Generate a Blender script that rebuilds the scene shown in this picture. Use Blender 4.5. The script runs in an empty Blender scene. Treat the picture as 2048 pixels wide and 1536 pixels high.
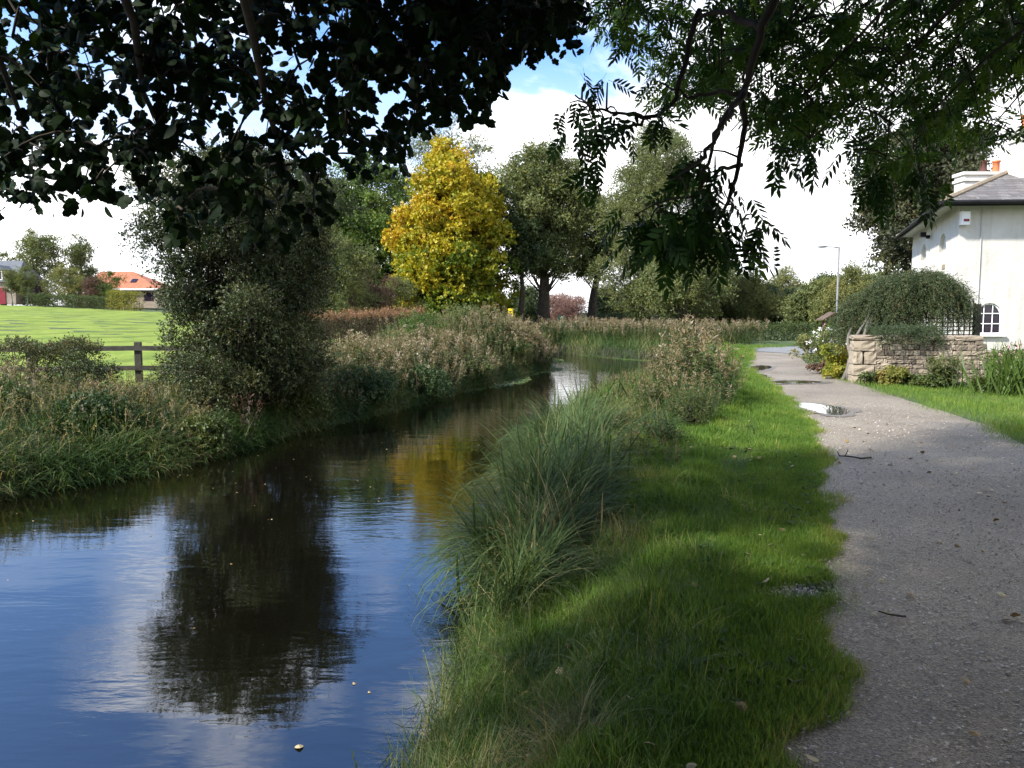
import bpy, math, random
import numpy as np
from mathutils import Vector
from mathutils.geometry import tessellate_polygon

# ------------------------------------------------------------------ camera, light
SC = bpy.context.scene
COL = SC.collection
F = 1593.0
CAMZ = 1.6
TH = math.atan(143.0 / F)

cam_d = bpy.data.cameras.new("camera")
cam_d.lens = 28.0
cam_d.sensor_width = 36.0
cam_d.clip_start = 0.05
cam_d.clip_end = 6000
cam = bpy.data.objects.new("camera", cam_d)
COL.objects.link(cam)
cam.location = (0, 0, CAMZ)
cam.rotation_euler = (math.pi / 2 - TH, 0, 0)
SC.camera = cam

SUN_EL = math.radians(40)
SUN_AZ = math.radians(240)            # clockwise from +Y (view direction): behind, to the left
to_sun = Vector((math.sin(SUN_AZ) * math.cos(SUN_EL), math.cos(SUN_AZ) * math.cos(SUN_EL), math.sin(SUN_EL)))
sun_d = bpy.data.lights.new("sun", 'SUN')
sun_d.energy = 5.0
sun_d.angle = math.radians(2.5)
sun_d.color = (1.0, 0.95, 0.86)
sun = bpy.data.objects.new("sun", sun_d)
COL.objects.link(sun)
sun.rotation_euler = (-to_sun).to_track_quat('-Z', 'Y').to_euler()
sun.location = (-20, -20, 40)

W = bpy.data.worlds.new("World")
SC.world = W
W.use_nodes = True
def build_world():
    nt = W.node_tree
    nt.nodes.clear()
    N = nt.nodes.new
    L = nt.links.new
    out = N('ShaderNodeOutputWorld')
    bg = N('ShaderNodeBackground')
    bg.inputs['Strength'].default_value = 0.12
    L(bg.outputs[0], out.inputs[0])
    sky = N('ShaderNodeTexSky')
    sky.sky_type = 'NISHITA'
    sky.sun_disc = False
    sky.sun_elevation = SUN_EL
    sky.sun_rotation = SUN_AZ
    sky.ozone_density = 2.5
    tc = N('ShaderNodeTexCoord')
    sep = N('ShaderNodeSeparateXYZ')
    L(tc.outputs['Generated'], sep.inputs[0])
    def math_(op, a, b=None, clamp=False):
        m = N('ShaderNodeMath'); m.operation = op; m.use_clamp = clamp
        for k, v in enumerate((a, b)):
            if v is None: continue
            if isinstance(v, (int, float)): m.inputs[k].default_value = v
            else: L(v, m.inputs[k])
        return m.outputs[0]
    z = math_('MAXIMUM', sep.outputs[2], 0.0)
    d = math_('ADD', z, 0.16)
    cx = math_('DIVIDE', sep.outputs[0], d)
    cy = math_('DIVIDE', sep.outputs[1], d)
    comb = N('ShaderNodeCombineXYZ')
    L(cx, comb.inputs[0]); L(cy, comb.inputs[1])
    comb.inputs[2].default_value = 3.7
    n1 = N('ShaderNodeTexNoise'); n1.inputs['Scale'].default_value = 1.15
    n1.inputs['Detail'].default_value = 9; n1.inputs['Roughness'].default_value = 0.56
    n1.inputs['Distortion'].default_value = 0.35
    L(comb.outputs[0], n1.inputs['Vector'])
    bias = math_('MULTIPLY', math_('SUBTRACT', 0.33, z), 0.95)       # more cloud low down
    side = math_('MULTIPLY', math_('ADD', sep.outputs[0], 0.3), math_('MULTIPLY', z, 0.7))   # and to the right
    f = math_('ADD', math_('ADD', n1.outputs[0], bias), side)
    mr = N('ShaderNodeMapRange'); mr.inputs['From Min'].default_value = 0.46; mr.inputs['From Max'].default_value = 0.64
    mr.interpolation_type = 'SMOOTHSTEP'
    L(f, mr.inputs[0])
    veil = math_('MINIMUM', math_('MULTIPLY', math_('MAXIMUM', math_('SUBTRACT', 0.3, z), 0.0), 3.2), 0.5)
    cover = math_('MAXIMUM', mr.outputs[0], veil)
    n2 = N('ShaderNodeTexNoise'); n2.inputs['Scale'].default_value = 2.3; n2.inputs['Detail'].default_value = 6
    L(comb.outputs[0], n2.inputs['Vector'])
    cr = N('ShaderNodeValToRGB')
    cr.color_ramp.elements[0].position = 0.3; cr.color_ramp.elements[0].color = (6.6, 6.8, 7.2, 1)
    cr.color_ramp.elements[1].position = 0.62; cr.color_ramp.elements[1].color = (10.6, 10.6, 10.6, 1)
    L(n2.outputs[0], cr.inputs[0])
    gain = N('ShaderNodeMix'); gain.data_type = 'RGBA'; gain.blend_type = 'MULTIPLY'; gain.inputs['Factor'].default_value = 1
    L(sky.outputs[0], gain.inputs['A']); gain.inputs['B'].default_value = (0.9, 1.15, 1.5, 1)
    mx = N('ShaderNodeMix'); mx.data_type = 'RGBA'; mx.clamp_result = False
    L(cover, mx.inputs['Factor']); L(gain.outputs['Result'], mx.inputs['A']); L(cr.outputs[0], mx.inputs['B'])
    L(mx.outputs['Result'], bg.inputs['Color'])
build_world()
SC.view_settings.view_transform = 'Standard'
SC.view_settings.look = 'None'
SC.view_settings.exposure = 1.0
SC.view_settings.gamma = 1.0
SC.cycles.max_bounces = 6
SC.cycles.transparent_max_bounces = 4
SC.cycles.use_denoising = True

rng = np.random.default_rng(11)
random.seed(5)

# ------------------------------------------------------------------ helpers
def at(px, py, Y):
    u = (px - 1024) / F
    v = -(py - 768) / F
    dy = math.cos(TH) + v * math.sin(TH)
    dz = -math.sin(TH) + v * math.cos(TH)
    s = Y / dy
    return np.array((u * s, Y, CAMZ + dz * s))

def gp(px, py, z=0.0):
    u = (px - 1024) / F
    v = -(py - 768) / F
    dy = math.cos(TH) + v * math.sin(TH)
    dz = -math.sin(TH) + v * math.cos(TH)
    s = (z - CAMZ) / dz
    return np.array((u * s, dy * s, z))

def nrm(a):
    a = np.asarray(a, float)
    return a / np.maximum(np.linalg.norm(a, axis=-1, keepdims=True), 1e-9)

def rdir(n, r=None):
    r = r or rng
    return nrm(r.normal(size=(n, 3)))

class Acc:
    """collects faces for ONE mesh"""
    def __init__(s):
        s.V = []; s.T = []; s.Q = []; s.R = []; s.n = 0
    def add(s, V, T=None, Q=None, r=0.5):
        V = np.asarray(V, float).reshape(-1, 3)
        if T is not None and len(T): s.T.append(np.asarray(T, np.int64).reshape(-1, 3) + s.n)
        if Q is not None and len(Q): s.Q.append(np.asarray(Q, np.int64).reshape(-1, 4) + s.n)
        s.V.append(V)
        s.R.append(np.broadcast_to(np.asarray(r, float), (len(V),)))
        s.n += len(V)
    def box(s, c, size, rz=0.0, r=0.5):
        c = np.asarray(c, float); h = np.asarray(size, float) / 2
        b = np.array([(-1,-1,-1),(1,-1,-1),(1,1,-1),(-1,1,-1),(-1,-1,1),(1,-1,1),(1,1,1),(-1,1,1)], float) * h
        ca, sa = math.cos(rz), math.sin(rz)
        b = b @ np.array([[ca, sa, 0], [-sa, ca, 0], [0, 0, 1]])
        s.add(b + c, Q=[(0,3,2,1),(4,5,6,7),(0,1,5,4),(1,2,6,5),(2,3,7,6),(3,0,4,7)], r=r)
    def hexa(s, pts8, r=0.5):
        s.add(pts8, Q=[(0,3,2,1),(4,5,6,7),(0,1,5,4),(1,2,6,5),(2,3,7,6),(3,0,4,7)], r=r)
    def tube(s, pts, rad, n=6, r=0.5, cap=True):
        P = np.asarray(pts, float); m = len(P)
        rad = np.broadcast_to(np.asarray(rad, float), (m,))
        t = nrm(np.gradient(P, axis=0))
        up = np.array((0, 0, 1.0)) if abs(t[0, 2]) < 0.9 else np.array((1.0, 0, 0))
        x = nrm(np.cross(t, up)); y = np.cross(t, x)
        a = np.linspace(0, 2 * math.pi, n, endpoint=False)
        V = P[:, None, :] + rad[:, None, None] * (np.cos(a)[None, :, None] * x[:, None, :] + np.sin(a)[None, :, None] * y[:, None, :])
        i = np.arange(m - 1)[:, None] * n; j = np.arange(n)[None, :]; k = (j + 1) % n
        Q = np.stack([i + j, i + k, i + n + k, i + n + j], -1).reshape(-1, 4)
        V = V.reshape(-1, 3)
        T = None
        if cap:
            V = np.vstack([V, P[-1:], P[:1]])
            e = (m - 1) * n
            T = [(e + q, e + (q + 1) % n, m * n) for q in range(n)] + [((q + 1) % n, q, m * n + 1) for q in range(n)]
        s.add(V, Q=Q, T=T, r=r)
    def lathe(s, c, prof, n=16, r=0.5):
        a = np.linspace(0, 2 * math.pi, n, endpoint=False)
        P = np.array([[(rr * math.cos(b), rr * math.sin(b), z) for b in a] for rr, z in prof]) + np.asarray(c, float)
        m = len(prof)
        i = np.arange(m - 1)[:, None] * n; j = np.arange(n)[None, :]; k = (j + 1) % n
        Q = np.stack([i + j, i + k, i + n + k, i + n + j], -1).reshape(-1, 4)
        s.add(P.reshape(-1, 3), Q=Q, r=r)
    def inst(s, tpl, pos, R, sc, r):
        tv, tt, tq, tr = tpl
        pos = np.asarray(pos, float); N = len(pos)
        if N == 0: return
        sc = np.broadcast_to(np.asarray(sc, float), (N,)) if np.ndim(sc) < 2 else sc
        if np.ndim(sc) == 1:
            loc = tv[None] * sc[:, None, None]
        else:
            loc = tv[None] * sc[:, None, :]
        V = np.einsum('nij,nkj->nki', R, loc) + pos[:, None, :]
        K = len(tv); off = (np.arange(N) * K)[:, None, None]
        T = (tt[None] + off).reshape(-1, 3) if len(tt) else None
        Q = (tq[None] + off).reshape(-1, 4) if len(tq) else None
        rr = np.clip(tr[None, :] + np.broadcast_to(np.asarray(r, float), (N,))[:, None], 0, 1)
        s.add(V.reshape(-1, 3), T, Q, rr.reshape(-1))
    def build(s, name, mat, parent=None, smooth=False):
        V = np.concatenate(s.V) if s.V else np.zeros((0, 3))
        T = np.concatenate(s.T) if s.T else np.zeros((0, 3), np.int64)
        Q = np.concatenate(s.Q) if s.Q else np.zeros((0, 4), np.int64)
        if parent is not None:
            V = V - np.array(parent_origin(parent))
        me = bpy.data.meshes.new(name)
        me.vertices.add(len(V)); me.vertices.foreach_set('co', V.astype(np.float32).ravel())
        nl = len(T) * 3 + len(Q) * 4
        me.loops.add(nl)
        me.loops.foreach_set('vertex_index', np.concatenate([T.ravel(), Q.ravel()]).astype(np.int32))
        npoly = len(T) + len(Q)
        me.polygons.add(npoly)
        st = np.concatenate([np.arange(len(T)) * 3, len(T) * 3 + np.arange(len(Q)) * 4]).astype(np.int32)
        me.polygons.foreach_set('loop_start', st)
        me.polygons.foreach_set('use_smooth', np.full(npoly, smooth, bool))
        me.update(calc_edges=True)
        at_ = me.attributes.new('rnd', 'FLOAT', 'POINT')
        at_.data.foreach_set('value', np.concatenate(s.R).astype(np.float32) if s.R else np.zeros(0, np.float32))
        me.materials.append(mat)
        o = bpy.data.objects.new(name, me)
        COL.objects.link(o)
        if parent is not None: o.parent = parent
        return o

def parent_origin(p):
    v = Vector((0, 0, 0))
    while p is not None:
        v = v + p.location
        p = p.parent
    return v

def tag(o, label=None, cat=None, group=None, kind=None):
    if label: o['label'] = label
    if cat: o['category'] = cat
    if group: o['group'] = group
    if kind: o['kind'] = kind
    return o

def thing(name, label, cat, loc=(0, 0, 0), group=None):
    o = bpy.data.objects.new(name, None)
    COL.objects.link(o)
    o.location = tuple(float(v) for v in loc)
    o.empty_display_size = 0.2
    return tag(o, label, cat, group)

# ------------------------------------------------------------------ templates
def TPL(V, T=(), Q=(), r=None):
    V = np.asarray(V, float)
    return (V, np.asarray(T, np.int64).reshape(-1, 3), np.asarray(Q, np.int64).reshape(-1, 4),
            np.zeros(len(V)) if r is None else np.asarray(r, float))

def frames(d, n):
    """columns: x side, y along d, z normal near n"""
    y = nrm(d); x = nrm(np.cross(y, n)); z = np.cross(x, y)
    return np.stack([x, y, z], -1)

def lobed_leaf():
    half = [(0.0, 0.0), (0.2, -0.08), (0.42, 0.06), (0.38, 0.2), (0.56, 0.36), (0.5, 0.6), (0.32, 0.62), (0.26, 0.86), (0.0, 1.0)]
    pts = [(x, y, -0.16 * abs(x) + 0.05 * math.sin(5 * y)) for x, y in half] + [(-x, y, -0.16 * abs(x) + 0.05 * math.sin(5 * y + 1)) for x, y in half[-2:0:-1]]
    n = len(pts)
    V = [(0, 0.4, 0.06)] + pts + [(-0.012, -0.45, -0.1), (0.012, -0.45, -0.1)]
    T = [(0, 1 + k, 1 + (k + 1) % n) for k in range(n)] + [(1, n + 1, n + 2)]
    return TPL(V, T)
def oval_leaf():
    half = [(0.0, 0.0), (0.25, 0.02), (0.45, 0.25), (0.46, 0.5), (0.3, 0.8), (0.0, 1.05)]
    pts = [(x, y, -0.2 * abs(x)) for x, y in half] + [(-x, y, -0.2 * abs(x)) for x, y in half[-2:0:-1]]
    n = len(pts)
    V = [(0, 0.4, 0.05)] + pts + [(-0.012, -0.4, -0.1), (0.012, -0.4, -0.1)]
    T = [(0, 1 + k, 1 + (k + 1) % n) for k in range(n)] + [(1, n + 1, n + 2)]
    return TPL(V, T)

def lance(V, T, Q, o, d, n, L, w):
    """a folded lance-shaped leaflet of two quads"""
    x = nrm(np.cross(d, n)); b = len(V)
    for a, s, zz in ((0, 0, 0), (0.3, w, -0.02), (0.68, w * 0.75, -0.04), (1, 0, -0.09), (0.68, -w * 0.75, -0.04), (0.3, -w, -0.02)):
        V.append(o + d * L * a + x * s + n * (zz * L - 0.25 * abs(s)))
    Q.append((b, b + 1, b + 2, b + 3)); Q.append((b, b + 3, b + 4, b + 5))

def ash_leaf(seed):
    r = np.random.default_rng(seed)
    V, T, Q = [], [], []
    def rach(t):
        return np.array((0.05 * math.sin(3 * t + seed), t, -0.28 * t * t))
    b = 0
    for t in (0, 0.5, 1.0):
        p = rach(t); V += [p + np.array((-0.008, 0, 0)), p + np.array((0.008, 0, 0))]
    Q += [(0, 1, 3, 2), (2, 3, 5, 4)]
    for t in np.linspace(0.28, 0.92, 5):
        for s in (-1, 1):
            o = rach(t + r.uniform(-0.02, 0.02))
            a = math.radians(r.uniform(42, 62))
            d = nrm(np.array((s * math.sin(a), math.cos(a), -0.35 + r.uniform(-0.15, 0.1))))
            lance(V, T, Q, o, d, nrm(np.array((r.uniform(-.3, .3), r.uniform(-.1, .3), 1))), r.uniform(0.3, 0.38), r.uniform(0.05, 0.065))
    lance(V, T, Q, rach(1.0), nrm(np.array((0, 0.85, -0.5))), np.array((0, 0.4, 1.0)), 0.38, 0.065)
    return TPL(V, T, Q)

def sprig(seed, n=7, L=0.3, w=0.11, length=1.0, spread=0.9):
    """short twig with leaves: length about 1"""
    r = np.random.default_rng(seed)
    V, Q, R = [], [], []
    for k in range(n):
        t = (k + 0.5) / n
        o = np.array((r.normal() * 0.05, t * length, r.normal() * 0.05))
        a = r.uniform(0, 2 * math.pi)
        d = nrm(np.array((math.cos(a) * spread, r.uniform(0.1, 0.9), math.sin(a) * spread - 0.15)))
        nn = nrm(np.cross(d, r.normal(size=3)))
        x = np.cross(d, nn)
        l = L * r.uniform(0.7, 1.25); ww = w * r.uniform(0.8, 1.2)
        b = len(V)
        V += [o, o + d * l * 0.45 + x * ww + nn * 0.03, o + d * l, o + d * l * 0.45 - x * ww + nn * 0.03]
        Q.append((b, b + 1, b + 2, b + 3))
        R += [r.uniform(-0.12, 0.12)] * 4
    return TPL(V, (), Q, R)

def blade(bend, seg=3, w=0.02, twist=0.0, fold=False):
    """upright ribbon along +z, leaning to +y, length 1"""
    V, Q = [], []
    p = np.zeros(3); a = 0.05
    for k in range(seg + 1):
        t = k / seg
        ww = w * (1 - t) ** 0.6 * (0.75 + 0.6 * t * (1 - t) * 2) + 0.0008
        ca, sa = math.cos(twist * t), math.sin(twist * t)
        V += [p + np.array((-ww * ca, -ww * sa, 0)), p + np.array((ww * ca, ww * sa, 0))]
        a += bend / seg
        p = p + np.array((0, math.sin(a), math.cos(a))) / seg
    for k in range(seg):
        Q.append((2 * k, 2 * k + 1, 2 * k + 3, 2 * k + 2))
    return TPL(V, (), Q)

LOBED = [lobed_leaf(), oval_leaf()]
ASH = [ash_leaf(k) for k in range(5)]
SPRIG = [sprig(k) for k in range(6)]
SPRIG_S = [sprig(20 + k, 8, 0.26, 0.085) for k in range(6)]
SPRIG_F = [sprig(40 + k, 10, 0.2, 0.05, 1.0, 0.7) for k in range(6)]        # fine, willowy
SPRIG_B = [sprig(60 + k, 6, 0.42, 0.19, 0.9, 1.0) for k in range(6)]       # broad leaves
BLADES = [blade(b, 3, 0.028, t) for b, t in ((0.2, 0.5), (0.5, 0), (0.8, 0.8), (1.2, -0.5), (1.7, 0.3), (0.35, -0.9))]
LONGB = [blade(b, 6, 0.007, t) for b, t in ((0.5, 0.6), (1.0, -0.4), (1.5, 0.8), (2.1, 0), (2.6, 0.5), (0.8, -0.9))]
LONGW = [blade(b, 5, 0.014, t) for b, t in ((0.5, 0.6), (1.0, -0.4), (1.5, 0.8), (2.1, 0), (2.6, 0.5), (0.8, -0.9))]
IRIS = [blade(b, 5, 0.02, t) for b, t in ((0.12, 0.4), (0.3, 0), (0.5, -0.5), (0.9, 0.5))]

def seedgrass(seed):
    """long arching grass stem with a drooping seed head; r +: straw"""
    r = np.random.default_rng(seed)
    V, Q, R = [], [], []
    bend = r.uniform(0.9, 2.2)
    p = np.zeros(3); a = 0.05; P = []
    for k in range(8):
        P.append(p.copy()); a += bend * (k / 8) / 4
        p = p + np.array((0, math.sin(a), math.cos(a))) / 8
    for k in range(7):
        b = len(V); w = 0.0035
        q0, q1 = P[k], P[k + 1]
        V += [q0 + (-w, 0, 0), q0 + (w, 0, 0), q1 + (w, 0, 0), q1 + (-w, 0, 0)]; Q.append((b, b + 1, b + 2, b + 3)); R += [0.3] * 4
        if k >= 4:
            for j in range(5):
                o = q0 + (q1 - q0) * r.uniform()
                d = nrm(r.normal(size=3) * 0.5 + nrm(q1 - q0)); x = nrm(np.cross(d, r.normal(size=3))) * 0.006
                b = len(V); l = 0.05
                V += [o, o + d * l * 0.5 + x, o + d * l, o + d * l * 0.5 - x]; Q.append((b, b + 1, b + 2, b + 3)); R += [0.45] * 4
    return TPL(V, (), Q, R)
SEEDG = [seedgrass(k) for k in range(5)]

def herb(seed, fluff=True, nl=22):
    """willowherb-like stem along +z, height 1. r: 0 leaves, .35 stem and dry leaves, .75 fluff"""
    r = np.random.default_rng(seed)
    V, Q, R = [], [], []
    bx, by = r.uniform(-0.15, 0.15, 2)
    def st(t): return np.array((bx * t * t, by * t * t, t))
    for k in range(4):
        a, b_ = st(k / 4), st((k + 1) / 4); b = len(V); w = 0.006
        V += [a + (-w, 0, 0), a + (w, 0, 0), b_ + (w, 0, 0), b_ + (-w, 0, 0)]; Q.append((b, b + 1, b + 2, b + 3)); R += [0.4] * 4
    for k in range(nl):
        t = r.uniform(0.12, 0.85); o = st(t); a = r.uniform(0, 6.28)
        d = nrm(np.array((math.cos(a), math.sin(a), r.uniform(-0.5, 0.7)))); x = nrm(np.cross(d, (0.2, 0.1, 1.0))) * r.uniform(0.014, 0.024)
        l = r.uniform(0.1, 0.17); b = len(V)
        V += [o, o + d * l * 0.4 + x, o + d * l - (0, 0, 0.02), o + d * l * 0.4 - x]; Q.append((b, b + 1, b + 2, b + 3)); R += [0.0 if r.uniform() < 0.75 else 0.35] * 4
    if fluff:
        for k in range(26):
            t = r.uniform(0.68, 1.03); o = st(t) + r.normal(size=3) * 0.03
            d = rdir(1, r)[0]; d[2] = abs(d[2]) * 0.7 + 0.2; d = nrm(d); x = nrm(np.cross(d, r.normal(size=3))) * r.uniform(0.006, 0.016)
            l = r.uniform(0.04, 0.1); b = len(V)
            V += [o, o + d * l * 0.5 + x, o + d * l, o + d * l * 0.5 - x]; Q.append((b, b + 1, b + 2, b + 3)); R += [r.uniform(0.6, 0.85)] * 4
    return TPL(V, (), Q, R)
HERB = [herb(k) for k in range(6)]
HERBG = [herb(30 + k, False, 30) for k in range(5)]

def yaw(n, tilt=0.0):
    a = rng.uniform(0, 2 * math.pi, n)
    z = nrm(np.stack([rng.normal(size=n) * tilt, rng.normal(size=n) * tilt, np.ones(n)], -1))
    x = np.stack([np.cos(a), np.sin(a), np.zeros(n)], -1)
    y = nrm(np.cross(z, x)); x = np.cross(y, z)
    return np.stack([x, y, z], -1)
def yaw_dir(ang):
    """+y of the template points along heading ang (array, radians from +x)"""
    c, s = np.cos(ang), np.sin(ang)
    y = np.stack([c, s, np.zeros_like(c)], -1); z = np.zeros_like(y); z[:, 2] = 1
    return np.stack([np.cross(y, z), y, z], -1)
def scatter(acc, tpls, pos, R, sc, r):
    k = rng.integers(0, len(tpls), len(pos))
    sc = np.broadcast_to(np.asarray(sc, float), (len(pos),)); r = np.broadcast_to(np.asarray(r, float), (len(pos),))
    for i, t in enumerate(tpls):
        m = k == i
        acc.inst(t, pos[m], R[m], sc[m], r[m])

# ------------------------------------------------------------------ materials
def new_mat(name):
    m = bpy.data.materials.new(name); m.use_nodes = True
    nt = m.node_tree; nt.nodes.clear()
    o = nt.nodes.new('ShaderNodeOutputMaterial')
    return m, nt, nt.nodes.new, nt.links.new, o
def ramp(N, L, fac, stops):
    c = N('ShaderNodeValToRGB'); e = c.color_ramp.elements
    while len(e) < len(stops): e.new(0.5)
    for k, (p, col) in enumerate(stops):
        e[k].position = p; e[k].color = (*col, 1)
    L(fac, c.inputs[0])
    return c.outputs[0]
def noise(N, L, scale, detail=4, rough=0.55, vec=None, dist=0.0):
    n = N('ShaderNodeTexNoise'); n.inputs['Scale'].default_value = scale; n.inputs['Detail'].default_value = detail
    n.inputs['Roughness'].default_value = rough; n.inputs['Distortion'].default_value = dist
    if vec is not None: L(vec, n.inputs['Vector'])
    return n.outputs[0]
def geopos(N):
    return N('ShaderNodeNewGeometry').outputs['Position']
def mixc(N, L, fac, a, b, mode='MIX'):
    m = N('ShaderNodeMix'); m.data_type = 'RGBA'; m.blend_type = mode
    for k, v in (('Factor', fac), ('A', a), ('B', b)):
        if isinstance(v, (int, float)): m.inputs[k].default_value = v
        elif isinstance(v, tuple): m.inputs[k].default_value = (*v, 1)
        else: L(v, m.inputs[k])
    return m.outputs['Result']
def bump(N, L, h, strength, dist=0.02):
    b = N('ShaderNodeBump'); b.inputs['Strength'].default_value = strength; b.inputs['Distance'].default_value = dist
    L(h, b.inputs['Height']); return b.outputs[0]

def leafmat(name, stops, trans=0.3, rough=0.5, spec=0.3, nscale=0.6, namp=0.35):
    """leaf pigment varies per leaf (attribute) and from branch to branch (noise)"""
    m, nt, N, L, o = new_mat(name)
    a = N('ShaderNodeAttribute'); a.attribute_name = 'rnd'
    n = noise(N, L, nscale, 3, 0.5, geopos(N))
    s = N('ShaderNodeMath'); s.operation = 'MULTIPLY_ADD'; L(n, s.inputs[0]); s.inputs[1].default_value = namp; s.inputs[2].default_value = -namp * 0.5
    t = N('ShaderNodeMath'); t.operation = 'ADD'; t.use_clamp = True; L(a.outputs['Fac'], t.inputs[0]); L(s.outputs[0], t.inputs[1])
    col = ramp(N, L, t.outputs[0], stops)
    p = N('ShaderNodeBsdfPrincipled'); L(col, p.inputs['Base Color'])
    p.inputs['Roughness'].default_value = rough; p.inputs['Specular IOR Level'].default_value = spec
    tr = N('ShaderNodeBsdfTranslucent')
    L(mixc(N, L, 1.0, col, (1.25, 1.2, 0.55), 'MULTIPLY'), tr.inputs['Color'])
    ms = N('ShaderNodeMixShader'); ms.inputs[0].default_value = trans
    L(p.outputs[0], ms.inputs[1]); L(tr.outputs[0], ms.inputs[2]); L(ms.outputs[0], o.inputs[0])
    return m

def plain(name, stops, scale=6, rough=0.7, bstr=0.3, bscale=None, spec=0.3, attr=0.0, bdist=0.02, detail=6, metal=0.0):
    m, nt, N, L, o = new_mat(name)
    pos = geopos(N)
    n = noise(N, L, scale, detail, 0.6, pos)
    fac = n
    if attr > 0:
        a = N('ShaderNodeAttribute'); a.attribute_name = 'rnd'
        mm = N('ShaderNodeMath'); mm.operation = 'MULTIPLY_ADD'; L(n, mm.inputs[0]); mm.inputs[1].default_value = 1 - attr
        m2 = N('ShaderNodeMath'); m2.operation = 'MULTIPLY'; L(a.outputs['Fac'], m2.inputs[0]); m2.inputs[1].default_value = attr
        L(m2.outputs[0], mm.inputs[2]); fac = mm.outputs[0]
    col = ramp(N, L, fac, stops)
    p = N('ShaderNodeBsdfPrincipled'); L(col, p.inputs['Base Color'])
    p.inputs['Roughness'].default_value = rough; p.inputs['Specular IOR Level'].default_value = spec; p.inputs['Metallic'].default_value = metal
    if bstr > 0:
        L(bump(N, L, noise(N, L, bscale or scale * 4, 5, 0.6, pos), bstr, bdist), p.inputs['Normal'])
    L(p.outputs[0], o.inputs[0])
    return m

M = {}
M['bark'] = plain('bark', [(0.3, (0.02, 0.017, 0.012)), (0.7, (0.075, 0.06, 0.045))], 5, 0.9, 0.9, 18)
M['bark_pale'] = plain('bark_pale', [(0.3, (0.07, 0.062, 0.05)), (0.7, (0.17, 0.15, 0.125))], 5, 0.9, 0.8, 18)
M['twig'] = plain('twig', [(0.3, (0.02, 0.015, 0.01)), (0.7, (0.05, 0.04, 0.03))], 9, 0.9, 0)
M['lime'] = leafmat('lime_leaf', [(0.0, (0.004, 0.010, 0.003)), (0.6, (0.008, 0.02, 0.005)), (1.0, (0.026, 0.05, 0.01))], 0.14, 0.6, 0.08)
M['ash'] = leafmat('ash_leaf', [(0.0, (0.012, 0.03, 0.008)), (0.5, (0.03, 0.075, 0.014)), (1.0, (0.095, 0.165, 0.027))], 0.36, 0.5, 0.12)
M['haw'] = leafmat('hawthorn_leaf', [(0.0, (0.022, 0.034, 0.012)), (0.55, (0.05, 0.068, 0.023)), (0.85, (0.105, 0.112, 0.042)), (1.0, (0.12, 0.08, 0.035))], 0.25)
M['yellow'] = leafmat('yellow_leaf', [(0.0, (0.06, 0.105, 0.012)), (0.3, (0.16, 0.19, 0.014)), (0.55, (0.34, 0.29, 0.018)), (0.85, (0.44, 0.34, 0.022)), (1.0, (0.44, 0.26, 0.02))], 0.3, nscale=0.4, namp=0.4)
M['green_mid'] = leafmat('green_leaf', [(0.0, (0.045, 0.08, 0.016)), (0.6, (0.085, 0.14, 0.026)), (1.0, (0.17, 0.2, 0.035))], 0.3)
M['olive'] = leafmat('olive_leaf', [(0.0, (0.065, 0.085, 0.03)), (0.6, (0.13, 0.155, 0.052)), (1.0, (0.2, 0.19, 0.055))], 0.3)
M['willow'] = leafmat('willow_leaf', [(0.0, (0.085, 0.105, 0.035)), (0.6, (0.17, 0.185, 0.06)), (1.0, (0.28, 0.24, 0.08))], 0.35)
M['russet'] = leafmat('russet_leaf', [(0.0, (0.05, 0.04, 0.025)), (0.5, (0.11, 0.06, 0.04)), (1.0, (0.17, 0.1, 0.06))], 0.2)
M['pinkish'] = leafmat('pinkish_leaf', [(0.0, (0.12, 0.07, 0.055)), (0.5, (0.2, 0.105, 0.09)), (1.0, (0.28, 0.17, 0.12))], 0.2)
M['dark'] = leafmat('dark_leaf', [(0.0, (0.026, 0.045, 0.018)), (0.6, (0.055, 0.08, 0.028)), (1.0, (0.1, 0.12, 0.04))], 0.25)
M['purple'] = leafmat('purple_leaf', [(0.0, (0.02, 0.012, 0.018)), (1.0, (0.06, 0.03, 0.04))], 0.15)
M['hedge'] = leafmat('hedge_leaf', [(0.0, (0.035, 0.055, 0.016)), (0.6, (0.07, 0.1, 0.025)), (1.0, (0.14, 0.15, 0.035))], 0.2)
M['brownhedge'] = leafmat('brown_hedge_leaf', [(0.0, (0.06, 0.05, 0.025)), (0.5, (0.12, 0.085, 0.045)), (1.0, (0.26, 0.14, 0.07))], 0.2)
M['yellowhedge'] = leafmat('yellow_hedge_leaf', [(0.0, (0.1, 0.12, 0.02)), (0.6, (0.24, 0.22, 0.03)), (1.0, (0.32, 0.22, 0.04))], 0.2)
M['bramble'] = leafmat('bramble_leaf', [(0.0, (0.02, 0.045, 0.014)), (0.6, (0.045, 0.085, 0.024)), (1.0, (0.1, 0.1, 0.035))], 0.2)
M['cotone'] = leafmat('cotoneaster_leaf', [(0.0, (0.028, 0.048, 0.02)), (0.55, (0.055, 0.078, 0.03)), (0.85, (0.1, 0.1, 0.038)), (1.0, (0.13, 0.05, 0.035))], 0.15)
M['grass'] = leafmat('grass_blade', [(0.0, (0.04, 0.085, 0.013)), (0.5, (0.1, 0.19, 0.025)), (0.8, (0.19, 0.26, 0.04)), (1.0, (0.36, 0.29, 0.12))], 0.35, 0.55, 0.25, 1.2, 0.4)
M['bankgrass'] = leafmat('bank_grass_blade', [(0.0, (0.03, 0.065, 0.016)), (0.4, (0.07, 0.12, 0.03)), (0.65, (0.16, 0.17, 0.06)), (1.0, (0.36, 0.27, 0.13))], 0.3, 0.55, 0.25, 0.7, 0.5)
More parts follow.
